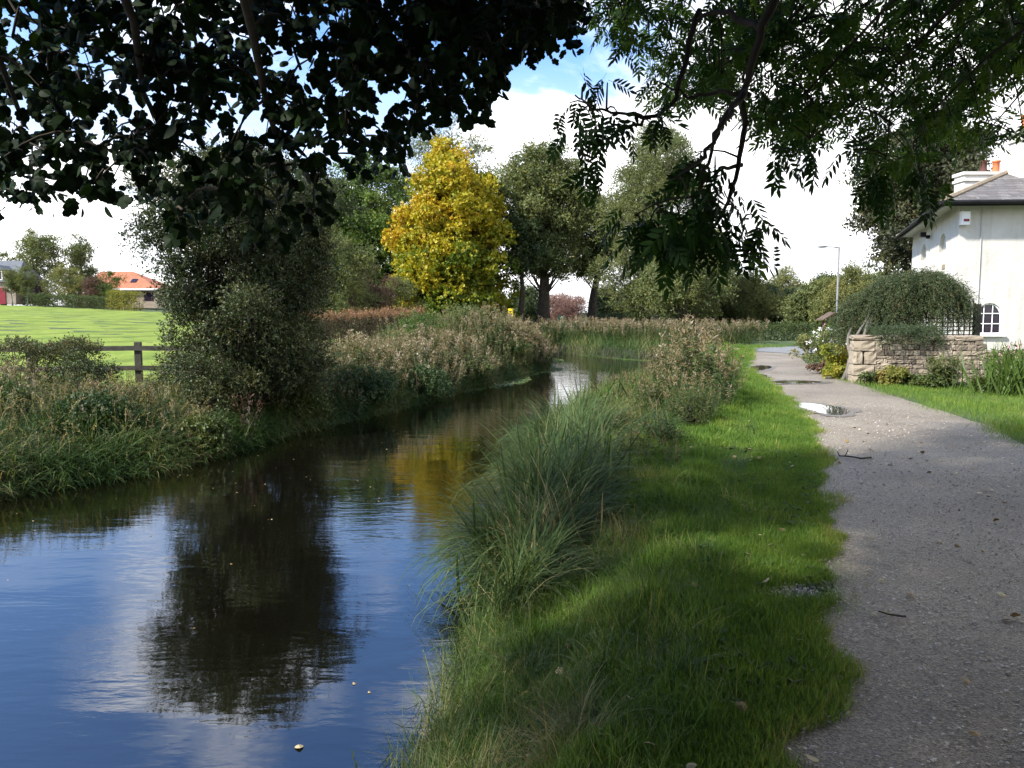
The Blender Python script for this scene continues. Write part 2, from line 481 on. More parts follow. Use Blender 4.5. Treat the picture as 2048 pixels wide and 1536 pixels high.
M['sedge'] = leafmat('sedge_blade', [(0.0, (0.024, 0.048, 0.015)), (0.5, (0.058, 0.098, 0.03)), (0.85, (0.15, 0.175, 0.065)), (1.0, (0.36, 0.28, 0.14))], 0.3, 0.6, 0.15, 1.0, 0.3)
M['herb'] = leafmat('herb_leaf', [(0.0, (0.03, 0.06, 0.018)), (0.25, (0.07, 0.105, 0.03)), (0.45, (0.15, 0.125, 0.06)), (0.7, (0.22, 0.16, 0.095)), (0.85, (0.34, 0.285, 0.21)), (1.0, (0.46, 0.41, 0.34))], 0.25, 0.6, 0.2, 0.8, 0.25)
M['flower'] = plain('flower', [(0.0, (0.75, 0.75, 0.7)), (0.6, (0.8, 0.72, 0.7)), (1.0, (0.7, 0.25, 0.35))], 3, 0.6, 0, attr=0.9)
def render_mat():
    m, nt, N, L, o = new_mat('white_render')
    pos = geopos(N)
    n = noise(N, L, 0.8, 6, 0.6, pos)
    c = ramp(N, L, n, [(0.3, (0.46, 0.435, 0.39)), (0.5, (0.55, 0.525, 0.475)), (0.7, (0.6, 0.575, 0.525))])
    mp = N('ShaderNodeMapping'); mp.inputs['Scale'].default_value = (4, 4, 0.25); L(pos, mp.inputs[0])
    st = ramp(N, L, noise(N, L, 1.5, 5, 0.6, mp.outputs[0]), [(0.25, (0.8, 0.79, 0.76)), (0.5, (1, 1, 1))])
    c = mixc(N, L, 0.7, c, st, 'MULTIPLY')
    sz = N('ShaderNodeSeparateXYZ'); L(pos, sz.inputs[0])
    mz = N('ShaderNodeMapRange'); mz.inputs['From Min'].default_value = 0.1; mz.inputs['From Max'].default_value = 0.9; L(sz.outputs[2], mz.inputs[0])
    ad = N('ShaderNodeMath'); ad.operation = 'ADD'; ad.use_clamp = True; L(mz.outputs[0], ad.inputs[0]); L(n, ad.inputs[1])
    c = mixc(N, L, ad.outputs[0], (0.33, 0.33, 0.25), c)
    p = N('ShaderNodeBsdfPrincipled'); L(c, p.inputs['Base Color']); p.inputs['Roughness'].default_value = 0.9; p.inputs['Specular IOR Level'].default_value = 0.15
    L(bump(N, L, noise(N, L, 9, 4, 0.55, pos), 0.4, 0.03), p.inputs['Normal'])
    L(p.outputs[0], o.inputs[0]); return m
M['white'] = render_mat()
M['paint'] = plain('white_paint', [(0.3, (0.76, 0.76, 0.74)), (0.7, (0.83, 0.83, 0.81))], 4, 0.45, 0)
M['glass'] = plain('window_glass', [(0.3, (0.012, 0.008, 0.014)), (0.7, (0.03, 0.02, 0.035))], 3, 0.08, 0, spec=0.6)
M['gutter'] = plain('black_gutter', [(0.3, (0.008, 0.008, 0.009)), (0.7, (0.016, 0.016, 0.017))], 4, 0.6, 0, spec=0.15)
M['terracotta'] = plain('terracotta', [(0.3, (0.45, 0.12, 0.045)), (0.7, (0.58, 0.18, 0.07))], 4, 0.8, 0.2)
M['russet_pot'] = plain('sooty_pot', [(0.3, (0.06, 0.025, 0.02)), (0.7, (0.11, 0.045, 0.035))], 4, 0.8, 0.2)
M['wood'] = plain('weathered_wood', [(0.3, (0.03, 0.026, 0.02)), (0.7, (0.08, 0.07, 0.055))], 7, 0.85, 0.5, 30)
M['wood_brown'] = plain('brown_wood', [(0.3, (0.07, 0.048, 0.034)), (0.7, (0.14, 0.1, 0.075))], 7, 0.85, 0.4, 30)
M['metal'] = plain('galvanised_metal', [(0.3, (0.13, 0.135, 0.14)), (0.7, (0.19, 0.195, 0.2))], 9, 0.6, 0)
M['stone'] = plain('rubble_stone', [(0.15, (0.09, 0.075, 0.058)), (0.4, (0.2, 0.165, 0.125)), (0.65, (0.3, 0.25, 0.185)), (0.9, (0.38, 0.33, 0.25))], 5, 0.9, 0.7, 24, 0.15, attr=0.65)
M['mortar'] = plain('mortar', [(0.3, (0.12, 0.1, 0.075)), (0.7, (0.26, 0.21, 0.16))], 4, 0.95, 0.6, 30)
M['farstone'] = plain('house_stone', [(0.3, (0.2, 0.16, 0.12)), (0.7, (0.32, 0.26, 0.2))], 2.5, 0.9, 0.3)
M['slate_far'] = plain('blue_slate', [(0.3, (0.07, 0.08, 0.09)), (0.7, (0.12, 0.13, 0.14))], 3, 0.7, 0.2)
M['red_door'] = plain('red_door_paint', [(0.3, (0.16, 0.01, 0.02)), (0.7, (0.22, 0.02, 0.03))], 3, 0.5, 0)
M['sign_yellow'] = plain('yellow_sign', [(0.3, (0.75, 0.52, 0.01)), (0.7, (0.85, 0.62, 0.02))], 3, 0.5, 0)
M['sign_green'] = plain('green_sign', [(0.3, (0.01, 0.07, 0.05)), (0.7, (0.02, 0.1, 0.07))], 3, 0.5, 0)
M['sign_mark'] = plain('pale_sign_lettering', [(0.3, (0.45, 0.55, 0.52)), (0.7, (0.6, 0.68, 0.65))], 3, 0.5, 0)
M['tarp'] = plain('yellow_banner', [(0.3, (0.75, 0.6, 0.01)), (0.7, (0.9, 0.75, 0.03))], 2, 0.5, 0.1)
M['deadleaf'] = plain('fallen_leaf', [(0.2, (0.2, 0.13, 0.05)), (0.8, (0.5, 0.42, 0.25))], 3, 0.6, 0, attr=0.9)
M['gravel_stone'] = plain('gravel_stone', [(0.1, (0.2, 0.178, 0.15)), (0.5, (0.36, 0.32, 0.27)), (1.0, (0.68, 0.63, 0.55))], 8, 0.7, 0, spec=0.35, attr=0.85)

M['wet'] = plain('wet_gravel', [(0.3, (0.06, 0.052, 0.044)), (0.7, (0.15, 0.132, 0.11))], 30, 0.45, 0.6, 70, 0.4, bdist=0.01)
def ground_mat():
    m, nt, N, L, o = new_mat('ground_soil_and_turf')
    pos = geopos(N)
    n = noise(N, L, 1.1, 6, 0.6, pos)
    c = ramp(N, L, n, [(0.3, (0.022, 0.04, 0.011)), (0.5, (0.045, 0.08, 0.018)), (0.72, (0.09, 0.09, 0.035))])
    sz = N('ShaderNodeSeparateXYZ'); L(pos, sz.inputs[0])
    mz = N('ShaderNodeMapRange'); mz.inputs['From Min'].default_value = -0.35; mz.inputs['From Max'].default_value = -0.1; L(sz.outputs[2], mz.inputs[0])
    c = mixc(N, L, mz.outputs[0], (0.022, 0.018, 0.011), c)
    p = N('ShaderNodeBsdfPrincipled'); L(c, p.inputs['Base Color']); p.inputs['Roughness'].default_value = 0.95
    L(bump(N, L, noise(N, L, 25, 5, 0.6, pos), 0.8, 0.05), p.inputs['Normal'])
    L(p.outputs[0], o.inputs[0]); return m
def field_mat():
    m, nt, N, L, o = new_mat('mown_field')
    pos = geopos(N)
    mp = N('ShaderNodeMapping'); mp.inputs['Rotation'].default_value = (0, 0, math.radians(38)); L(pos, mp.inputs[0])
    w = N('ShaderNodeTexWave'); w.inputs['Scale'].default_value = 0.085; w.inputs['Distortion'].default_value = 2.2
    w.inputs['Detail'].default_value = 3; w.inputs['Detail Scale'].default_value = 1.2
    L(mp.outputs[0], w.inputs[0])
    n = noise(N, L, 0.9, 6, 0.65, pos)
    n2 = noise(N, L, 14, 4, 0.6, pos)
    c0 = ramp(N, L, n, [(0.3, (0.125, 0.185, 0.036)), (0.5, (0.19, 0.25, 0.048)), (0.75, (0.26, 0.285, 0.075))])
    wf = ramp(N, L, w.outputs['Fac'], [(0.0, (0.3, 0.36, 0.3)), (0.3, (1, 1, 1)), (1, (1.1, 1.1, 1.0))])
    c1 = mixc(N, L, 0.45, c0, wf, 'MULTIPLY')
    nf = ramp(N, L, n2, [(0.3, (0.6, 0.65, 0.6)), (0.7, (1.15, 1.1, 1.0))])
    c2 = mixc(N, L, 0.6, c1, nf, 'MULTIPLY')
    p = N('ShaderNodeBsdfPrincipled'); L(c2, p.inputs['Base Color']); p.inputs['Roughness'].default_value = 0.9; p.inputs['Specular IOR Level'].default_value = 0.1
    L(bump(N, L, n2, 0.7, 0.06), p.inputs['Normal'])
    L(p.outputs[0], o.inputs[0]); return m
def path_mat():
    m, nt, N, L, o = new_mat('gravel_path')
    pos = geopos(N)
    n = noise(N, L, 0.55, 6, 0.6, pos)
    v = N('ShaderNodeTexVoronoi'); v.inputs['Scale'].default_value = 95; L(pos, v.inputs['Vector'])
    v2 = N('ShaderNodeTexVoronoi'); v2.inputs['Scale'].default_value = 150; L(pos, v2.inputs['Vector'])
    c = ramp(N, L, n, [(0.3, (0.175, 0.148, 0.115)), (0.5, (0.265, 0.226, 0.177)), (0.75, (0.345, 0.298, 0.235))])
    sp = ramp(N, L, v.outputs['Color'], [(0.1, (0.5, 0.5, 0.5)), (0.5, (0.92, 0.92, 0.91)), (0.9, (1.55, 1.52, 1.46))])
    c = mixc(N, L, 0.85, c, sp, 'MULTIPLY')
    p = N('ShaderNodeBsdfPrincipled'); L(c, p.inputs['Base Color']); p.inputs['Roughness'].default_value = 0.62; p.inputs['Specular IOR Level'].default_value = 0.35
    h = N('ShaderNodeMath'); h.operation = 'ADD'; L(v.outputs['Distance'], h.inputs[0]); L(v2.outputs['Distance'], h.inputs[1])
    L(bump(N, L, h.outputs[0], 0.9, 0.012), p.inputs['Normal'])
    L(p.outputs[0], o.inputs[0]); return m
def road_mat():
    m, nt, N, L, o = new_mat('asphalt')
    pos = geopos(N)
    c = ramp(N, L, noise(N, L, 2, 6, 0.6, pos), [(0.3, (0.09, 0.095, 0.1)), (0.7, (0.15, 0.155, 0.16))])
    p = N('ShaderNodeBsdfPrincipled'); L(c, p.inputs['Base Color']); p.inputs['Roughness'].default_value = 0.5
    L(bump(N, L, noise(N, L, 90, 3, 0.6, pos), 0.4, 0.01), p.inputs['Normal'])
    L(p.outputs[0], o.inputs[0]); return m
def water_mat():
    m, nt, N, L, o = new_mat('canal_water')
    pos = geopos(N)
    mp = N('ShaderNodeMapping'); mp.inputs['Scale'].default_value = (0.8, 2.2, 1); mp.inputs['Rotation'].default_value = (0, 0, 0.15); L(pos, mp.inputs[0])
    a = noise(N, L, 1.1, 3, 0.5, mp.outputs[0], 0.4)
    mp2 = N('ShaderNodeMapping'); mp2.inputs['Scale'].default_value = (3.0, 9.0, 1); mp2.inputs['Rotation'].default_value = (0, 0, -0.2); L(pos, mp2.inputs[0])
    b = noise(N, L, 1.6, 3, 0.55, mp2.outputs[0], 0.3)
    amp = noise(N, L, 0.22, 2, 0.5, pos)
    ar = N('ShaderNodeMapRange'); ar.inputs['From Min'].default_value = 0.4; ar.inputs['From Max'].default_value = 0.68; ar.inputs['To Min'].default_value = 0.08; ar.inputs['To Max'].default_value = 0.5; L(amp, ar.inputs[0])
    bm = N('ShaderNodeMath'); bm.operation = 'MULTIPLY'; L(b, bm.inputs[0]); L(ar.outputs[0], bm.inputs[1])
    h = N('ShaderNodeMath'); h.operation = 'MULTIPLY_ADD'; L(a, h.inputs[0]); h.inputs[1].default_value = 1.0; L(bm.outputs[0], h.inputs[2])
    p = N('ShaderNodeBsdfPrincipled')
    p.inputs['Base Color'].default_value = (0.003, 0.0028, 0.0016, 1)
    p.inputs['Roughness'].default_value = 0.02
    p.inputs['IOR'].default_value = 2.2
    sy = N('ShaderNodeSeparateXYZ'); L(pos, sy.inputs[0])
    br = N('ShaderNodeMapRange'); br.inputs['From Min'].default_value = 17; br.inputs['From Max'].default_value = 32; br.inputs['To Min'].default_value = 0.26; br.inputs['To Max'].default_value = 0.55; L(sy.outputs[1], br.inputs[0])
    bn = N('ShaderNodeBump'); bn.inputs['Distance'].default_value = 0.022; L(br.outputs[0], bn.inputs['Strength']); L(h.outputs[0], bn.inputs['Height'])
    L(bn.outputs[0], p.inputs['Normal'])
    L(p.outputs[0], o.inputs[0]); return m
def puddle_mat():
    m, nt, N, L, o = new_mat('puddle_water')
    p = N('ShaderNodeBsdfPrincipled'); p.inputs['Base Color'].default_value = (0.03, 0.027, 0.022, 1)
    p.inputs['Roughness'].default_value = 0.03; p.inputs['IOR'].default_value = 1.6
    L(p.outputs[0], o.inputs[0]); return m
def slate_mat():
    m, nt, N, L, o = new_mat('roof_slate')
    pos = geopos(N)
    b = N('ShaderNodeTexBrick'); b.inputs['Scale'].default_value = 1.0; b.inputs['Brick Width'].default_value = 0.3; b.inputs['Row Height'].default_value = 0.12
    b.inputs['Mortar Size'].default_value = 0.008; b.inputs['Color1'].default_value = (0.085, 0.075, 0.07, 1); b.inputs['Color2'].default_value = (0.15, 0.135, 0.125, 1); b.inputs['Mortar'].default_value = (0.04, 0.04, 0.04, 1)
    cm = N('ShaderNodeSeparateXYZ'); L(pos, cm.inputs[0]); cb = N('ShaderNodeCombineXYZ'); L(cm.outputs[0], cb.inputs[0]); L(cm.outputs[2], cb.inputs[1]); L(cb.outputs[0], b.inputs['Vector'])
    n = noise(N, L, 9, 5, 0.65, pos)
    li = ramp(N, L, n, [(0.6, (0, 0, 0)), (0.68, (1, 1, 1))])
    c = mixc(N, L, li, b.outputs['Color'], (0.33, 0.31, 0.25))
    p = N('ShaderNodeBsdfPrincipled'); L(c, p.inputs['Base Color']); p.inputs['Roughness'].default_value = 0.75
    L(bump(N, L, b.outputs['Fac'], 0.5, 0.02), p.inputs['Normal'])
    L(p.outputs[0], o.inputs[0]); return m
def tile_mat():
    m, nt, N, L, o = new_mat('orange_roof_tiles')
    pos = geopos(N)
    n = noise(N, L, 1.6, 6, 0.6, pos)
    c = ramp(N, L, n, [(0.3, (0.25, 0.08, 0.04)), (0.5, (0.34, 0.115, 0.055)), (0.7, (0.4, 0.15, 0.075))])
    p = N('ShaderNodeBsdfPrincipled'); L(c, p.inputs['Base Color']); p.inputs['Roughness'].default_value = 0.8
    w = N('ShaderNodeTexWave'); w.bands_direction = 'Z'; w.inputs['Scale'].default_value = 1.2; L(pos, w.inputs[0])
    L(bump(N, L, w.outputs['Fac'], 0.4, 0.05), p.inputs['Normal'])
    L(p.outputs[0], o.inputs[0]); return m
M['ground'] = ground_mat(); M['field'] = field_mat(); M['path'] = path_mat(); M['road'] = road_mat(); M['water'] = water_mat()
M['puddle'] = puddle_mat(); M['slate'] = slate_mat(); M['tile'] = tile_mat()
M['hill'] = plain('hill_woods', [(0.3, (0.035, 0.05, 0.045)), (0.7, (0.07, 0.085, 0.07))], 0.03, 0.95, 0.5, 0.2, bdist=2.0)

# ------------------------------------------------------------------ land
WZ = -0.75
RB = np.array([(-1.6, -12), (-0.95, 0), (-0.66, 3), (-0.5, 4.2), (-0.28, 6), (-0.1, 8.8), (0.35, 13), (0.95, 16.5), (2.0, 20), (3.6, 24), (5.0, 29), (6.4, 34), (8.6, 37.2)], float)
LB = np.array([(-11, -12), (-9.2, 0), (-7.8, 6), (-6.5, 10), (-5.2, 11.6), (-4.35, 15.3), (-3.1, 18.3), (-1.0, 25), (1.2, 32), (1.6, 38), (1.9, 46), (3.2, 46), (4.4, 43), (6.5, 39.6), (8.6, 37.4)], float)
CANAL = np.vstack([RB, LB[::-1]])
def canal_sd(P):
    """signed distance to the canal edge (negative in the water) and whether the nearest bank is the left one"""
    P = np.asarray(P, float)
    n = len(CANAL)
    best = np.full(len(P), 1e9); left = np.zeros(len(P), bool); inside = np.zeros(len(P), bool)
    for k in range(n):
        a = CANAL[k]; b = CANAL[(k + 1) % n]
        ab = b - a
        t = np.clip(((P - a) @ ab) / (ab @ ab), 0, 1)
        d = np.linalg.norm(P - (a + t[:, None] * ab), axis=1)
        m = d < best
        best[m] = d[m]; left[m] = k >= len(RB) - 1
        c = ((a[1] > P[:, 1]) != (b[1] > P[:, 1]))
        with np.errstate(divide='ignore', invalid='ignore'):
            xx = (b[0] - a[0]) * (P[:, 1] - a[1]) / (b[1] - a[1]) + a[0]
        inside ^= c & (P[:, 0] < xx)
    return np.where(inside, -best, best), left
def sstep(x): 
    x = np.clip(x, 0, 1); return x * x * (3 - 2 * x)
def lump(x, y):
    return 0.04 * np.sin(2.1 * x + 0.7 * y) * np.sin(1.3 * y - 0.4 * x) + 0.025 * np.sin(4.7 * x + 1.9) * np.sin(3.9 * y)
PL = np.array([(0.6, -6), (0.7, 0), (0.82, 2.4), (0.98, 2.8), (1.2, 3.0), (1.38, 3.3), (1.56, 3.7), (1.7, 4.1), (1.93, 4.6), (2.25, 5.6), (2.75, 6.9), (3.6, 9.2), (4.25, 11.2), (5.0, 14.2), (5.75, 17.6), (6.2, 20), (6.9, 23), (8.6, 28.5), (10.1, 33.5)], float)
PR = np.array([(6.0, -6), (5.6, 0), (5.5, 4), (5.4, 7.5), (5.9, 9.0), (6.6, 11.0), (7.0, 13.5), (7.35, 16), (7.75, 18.5), (8.4, 22), (9.6, 26.5), (11.0, 30.5), (11.4, 31.5)], float)
def pl_x(y): return np.interp(y, PL[:, 1], PL[:, 0])
def pr_x(y): return np.interp(y, PR[:, 1], PR[:, 0])
def ground_z(x, y):
    x = np.atleast_1d(np.asarray(x, float)); y = np.atleast_1d(np.asarray(y, float))
    sd, left = canal_sd(np.stack([x, y], -1))
    w_r = np.clip(pl_x(y) - np.interp(y, RB[:, 1], RB[:, 0]) - 0.5, 1.0, 1.7)
    wid = np.where(left, 1.7, w_r)
    top = np.where(left, np.where(y < 24, -0.12, -0.12 + 0.27 * sstep((y - 24) / 6)), 0.0)
    out = -0.78 + (0.78 + top) * (0.35 * np.clip(sd / 0.35, 0, 1) + 0.65 * sstep(sd / wid))
    ins = -0.78 - np.minimum(-sd * 0.7, 0.9)
    z = np.where(sd < 0, ins, out)
    onpath = sstep((x - pl_x(y) + 0.9) / 0.5) * sstep((38 - y) / 4)
    z = z + np.where(sd > 0.1, lump(x, y), 0) * (1 - onpath)
    # the field climbs gently to the left
    field = np.clip(-x - 8, 0, 52) * 0.0455 * sstep((y - 14) / 42) + 0.05 * sstep((-x - 7) / 2)
    z = z + np.where(left, field, 0)
    # far ground behind the bend
    z = z + 0.25 * sstep((y - 46) / 8) * sstep((x + 8) / 6)
    # left promontory is a low mound
    z = z + np.where(left & (sd > 0), 0.55 * np.exp(-(((x + 1.5) / 4.0) ** 2 + ((y - 35) / 7.0) ** 2)) * sstep(sd / 2.0), 0)
    return z
def gz(x, y): return float(ground_z(x, y)[0])

def axis(lo, hi, step, far, grow=1.25):
    a = list(np.arange(lo, hi + 1e-6, step)); s = step
    while a[-1] < far: s *= grow; a.append(a[-1] + s)
    s = step
    while a[0] > -far: s *= grow; a.insert(0, a[0] - s)
    return np.array(a)
GX, GY = axis(-12, 14, 0.2, 2500), axis(-6, 50, 0.2, 2500)
_gx, _gy = np.meshgrid(GX, GY)
GZ = ground_z(_gx.ravel(), _gy.ravel()).reshape(_gx.shape)
def ground_i(x, y):
    """height of the ground sheet itself"""
    i = np.clip(np.searchsorted(GX, x) - 1, 0, len(GX) - 2); j = np.clip(np.searchsorted(GY, y) - 1, 0, len(GY) - 2)
    u = (x - GX[i]) / (GX[i + 1] - GX[i]); v = (y - GY[j]) / (GY[j + 1] - GY[j])
    return GZ[j, i] * (1 - u) * (1 - v) + GZ[j, i + 1] * u * (1 - v) + GZ[j + 1, i] * (1 - u) * v + GZ[j + 1, i + 1] * u * v
def grid_mesh(xs, ys, zf, name, mat, keep=None):
    X, Y = np.meshgrid(xs, ys)
    Z = zf(X.ravel(), Y.ravel())
    V = np.stack([X.ravel(), Y.ravel(), Z], -1)
    nx = len(xs); i = np.arange(len(ys) - 1)[:, None] * nx; j = np.arange(nx - 1)[None, :]
    Q = np.stack([i + j, i + j + 1, i + nx + j + 1, i + nx + j], -1).reshape(-1, 4)
    if keep is not None:
        c = V[Q].mean(1); Q = Q[keep(c)]
    A = Acc(); A.add(V, Q=Q); return A.build(name, mat, smooth=True)
tag(grid_mesh(axis(-12, 14, 0.2, 2500), axis(-6, 50, 0.2, 2500), ground_z, 'ground', M['ground']), kind='structure')

def water():
    A = Acc()
    pts = [Vector((x, y, 0)) for x, y in CANAL]
    # the sheet runs a little under the banks
    P = np.array(CANAL); nn = len(P)
    out = []
    for k in range(nn):
        t = nrm(P[(k + 1) % nn] - P[k - 1]); n = np.array((t[1], -t[0]))
        out.append(P[k] + n * 0.5)
    tri = tessellate_polygon([[Vector((p[0], p[1], 0)) for p in out]])
    A.add([(p[0], p[1], WZ) for p in out], T=[tuple(t) if True else t for t in tri])
    o = A.build('water', M['water'])
    me = o.data
    if me.polygons[0].normal.z < 0:
        me.flip_normals()
    tag(o, kind='structure')
water()

tag(grid_mesh(np.arange(-140, -6.9, 0.8), np.arange(17.0, 97, 0.8), lambda x, y: ground_z(x, y) + 0.03, 'field', M['field'],
    keep=lambda c: (c[:, 0] < -7.6 - 0.02 * (c[:, 1] - 17)) & (c[:, 1] < 88 + 0.0 * c[:, 0])), kind='structure')

def strip(name, left, right, z, mat, n=160, wob=0.0, seed=1):
    r = np.random.default_rng(seed)
    def res(P):
        s = np.concatenate([[0], np.cumsum(np.linalg.norm(np.diff(P, axis=0), axis=1))]); t = np.linspace(0, s[-1], n)
        return np.stack([np.interp(t, s, P[:, 0]), np.interp(t, s, P[:, 1])], -1)
    a, b = res(np.asarray(left, float)), res(np.asarray(right, float))
    if wob:
        for q in (a, b):
            k = np.convolve(r.normal(size=n + 6), np.ones(4) / 4, 'same')[:n]
            q[:, 0] += k * wob
    m = 9
    t = np.linspace(0, 1, m)
    P = a[:, None, :] * (1 - t)[None, :, None] + b[:, None, :] * t[None, :, None]
    V = np.concatenate([P, np.full((n, m, 1), z)], -1)
    V[:, :, 2] += -0.011 * (2 * t - 1)[None, :] ** 6
    i = np.arange(n - 1)[:, None] * m; j = np.arange(m - 1)[None, :]
    Q = np.stack([i + j, i + j + 1, i + m + j + 1, i + m + j], -1).reshape(-1, 4)
    A = Acc(); A.add(V.reshape(-1, 3), Q=Q)
    return tag(A.build(name, mat, smooth=True), kind='structure')
PL2 = PL.copy(); PL2[:, 0] -= 0.05
PR2 = PR.copy(); PR2[:, 0] += 0.1
strip('path', PL2, PR2, 0.016, M['path'], 420, 0.03, 3)
strip('road', [(9.0, 34.5), (12, 37), (30, 43.5), (90, 60)], [(11.0, 30.2), (13.5, 33.5), (30, 38.5), (90, 54)], 0.03, M['road'], 60)

def hill():
    r = np.random.default_rng(4)
    xs = np.linspace(-100, 900, 120); A = Acc()
    rows = []
    for dy, f in ((0, 0.0), (60, 0.7), (140, 1.0), (260, 0.75), (400, 0.0)):
        h = (26 + 5 * np.sin(xs * 0.011) + 2 * np.sin(xs * 0.05)) * np.clip((xs - 95) / 110, 0, 1) + r.normal(size=120) * 0.5
        rows.append(np.stack([xs, np.full(120, 620.0 + dy), h * f - 1], -1))
    V = np.concatenate(rows); i = np.arange(4)[:, None] * 120; j = np.arange(119)[None, :]
    A.add(V, Q=np.stack([i + j, i + j + 1, i + 120 + j + 1, i + 120 + j], -1).reshape(-1, 4))
    tag(A.build('hills', M['hill'], smooth=True), kind='structure')
hill()

def puddle(poly, label, seed):
    r = np.random.default_rng(seed)
    P = np.array([gp(x, y, 0.03)[:2] for x, y in poly])
    # smooth and roughen the outline
    for _ in range(3):
        P = np.stack([0.75 * P + 0.25 * np.roll(P, -1, 0), 0.25 * P + 0.75 * np.roll(P, -1, 0)], 1).reshape(-1, 2)
    P += r.normal(size=P.shape) * 0.02
    c = P.mean(0); Wm = c + (P - c) * 1.18 + nrm(P - c) * 0.07 + r.normal(size=P.shape) * 0.03
    A = Acc(); A.add([(p[0], p[1], 0.0245) for p in Wm], T=tessellate_polygon([[Vector((p[0], p[1], 0)) for p in Wm]]))
    wm = A.build('wet_gravel', M['wet'])
    if wm.data.polygons[0].normal.z < 0: wm.data.flip_normals()
    tag(wm, kind='structure')
    tri = tessellate_polygon([[Vector((p[0], p[1], 0)) for p in P]])
    A = Acc(); A.add([(p[0], p[1], 0.028) for p in P], T=tri)
    o = A.build('puddle', M['puddle'])
    if o.data.polygons[0].normal.z < 0: o.data.flip_normals()
    tag(o, label, 'puddle', 'puddles on the gravel path')
puddle([(1570, 806), (1610, 805), (1650, 809), (1690, 815), (1702, 822), (1690, 829), (1655, 829), (1630, 822), (1590, 812)], 'biggest and nearest rain puddle on the gravel path', 1)
puddle([(1505, 731), (1528, 730), (1548, 733), (1530, 740), (1505, 741), (1498, 736)], 'far rain puddle by the grass edge of the gravel path', 2)
puddle([(1500, 749), (1530, 748), (1536, 753), (1512, 756)], 'small narrow puddle between the far and the long puddle', 3)
puddle([(1530, 763), (1560, 761), (1600, 760), (1650, 763), (1640, 766), (1580, 767), (1545, 766)], 'long thin puddle lying across the gravel path', 4)

# ------------------------------------------------------------------ trees
def bez(a, b, c, n=6):
    t = np.linspace(0, 1, n)[:, None]
    return (1 - t) ** 2 * a + 2 * t * (1 - t) * b + t * t * c

def clump_leaves(A, cs, rad, per, tpls, size, rbase, up=0.35, flat=0.8, shell=0.55, droop=0.2):
    """leaf sprigs on and inside a set of leaf clumps"""
    n = len(cs)
    k = np.repeat(np.arange(n), per)
    d = rdir(len(k)); d[:, 2] += up; d = nrm(d)
    rr = rad[k] * (shell + (1 - shell) * rng.uniform(size=len(k)) ** 0.6) * rng.uniform(0.75, 1.15, len(k))
    p = cs[k] + d * rr[:, None] * np.array((1, 1, flat))
    dd = nrm(d + rdir(len(k)) * 0.8 - np.array((0, 0, droop)))
    nn = nrm(d + rdir(len(k)) * 0.9 + np.array((0, 0, 0.5)))
    sc = size * rng.uniform(0.65, 1.25, len(k))
    scatter(A, tpls, p - dd * sc[:, None] * 0.5, frames(dd, nn), sc, np.clip(rbase[k] + rng.normal(size=len(k)) * 0.13, 0, 1))

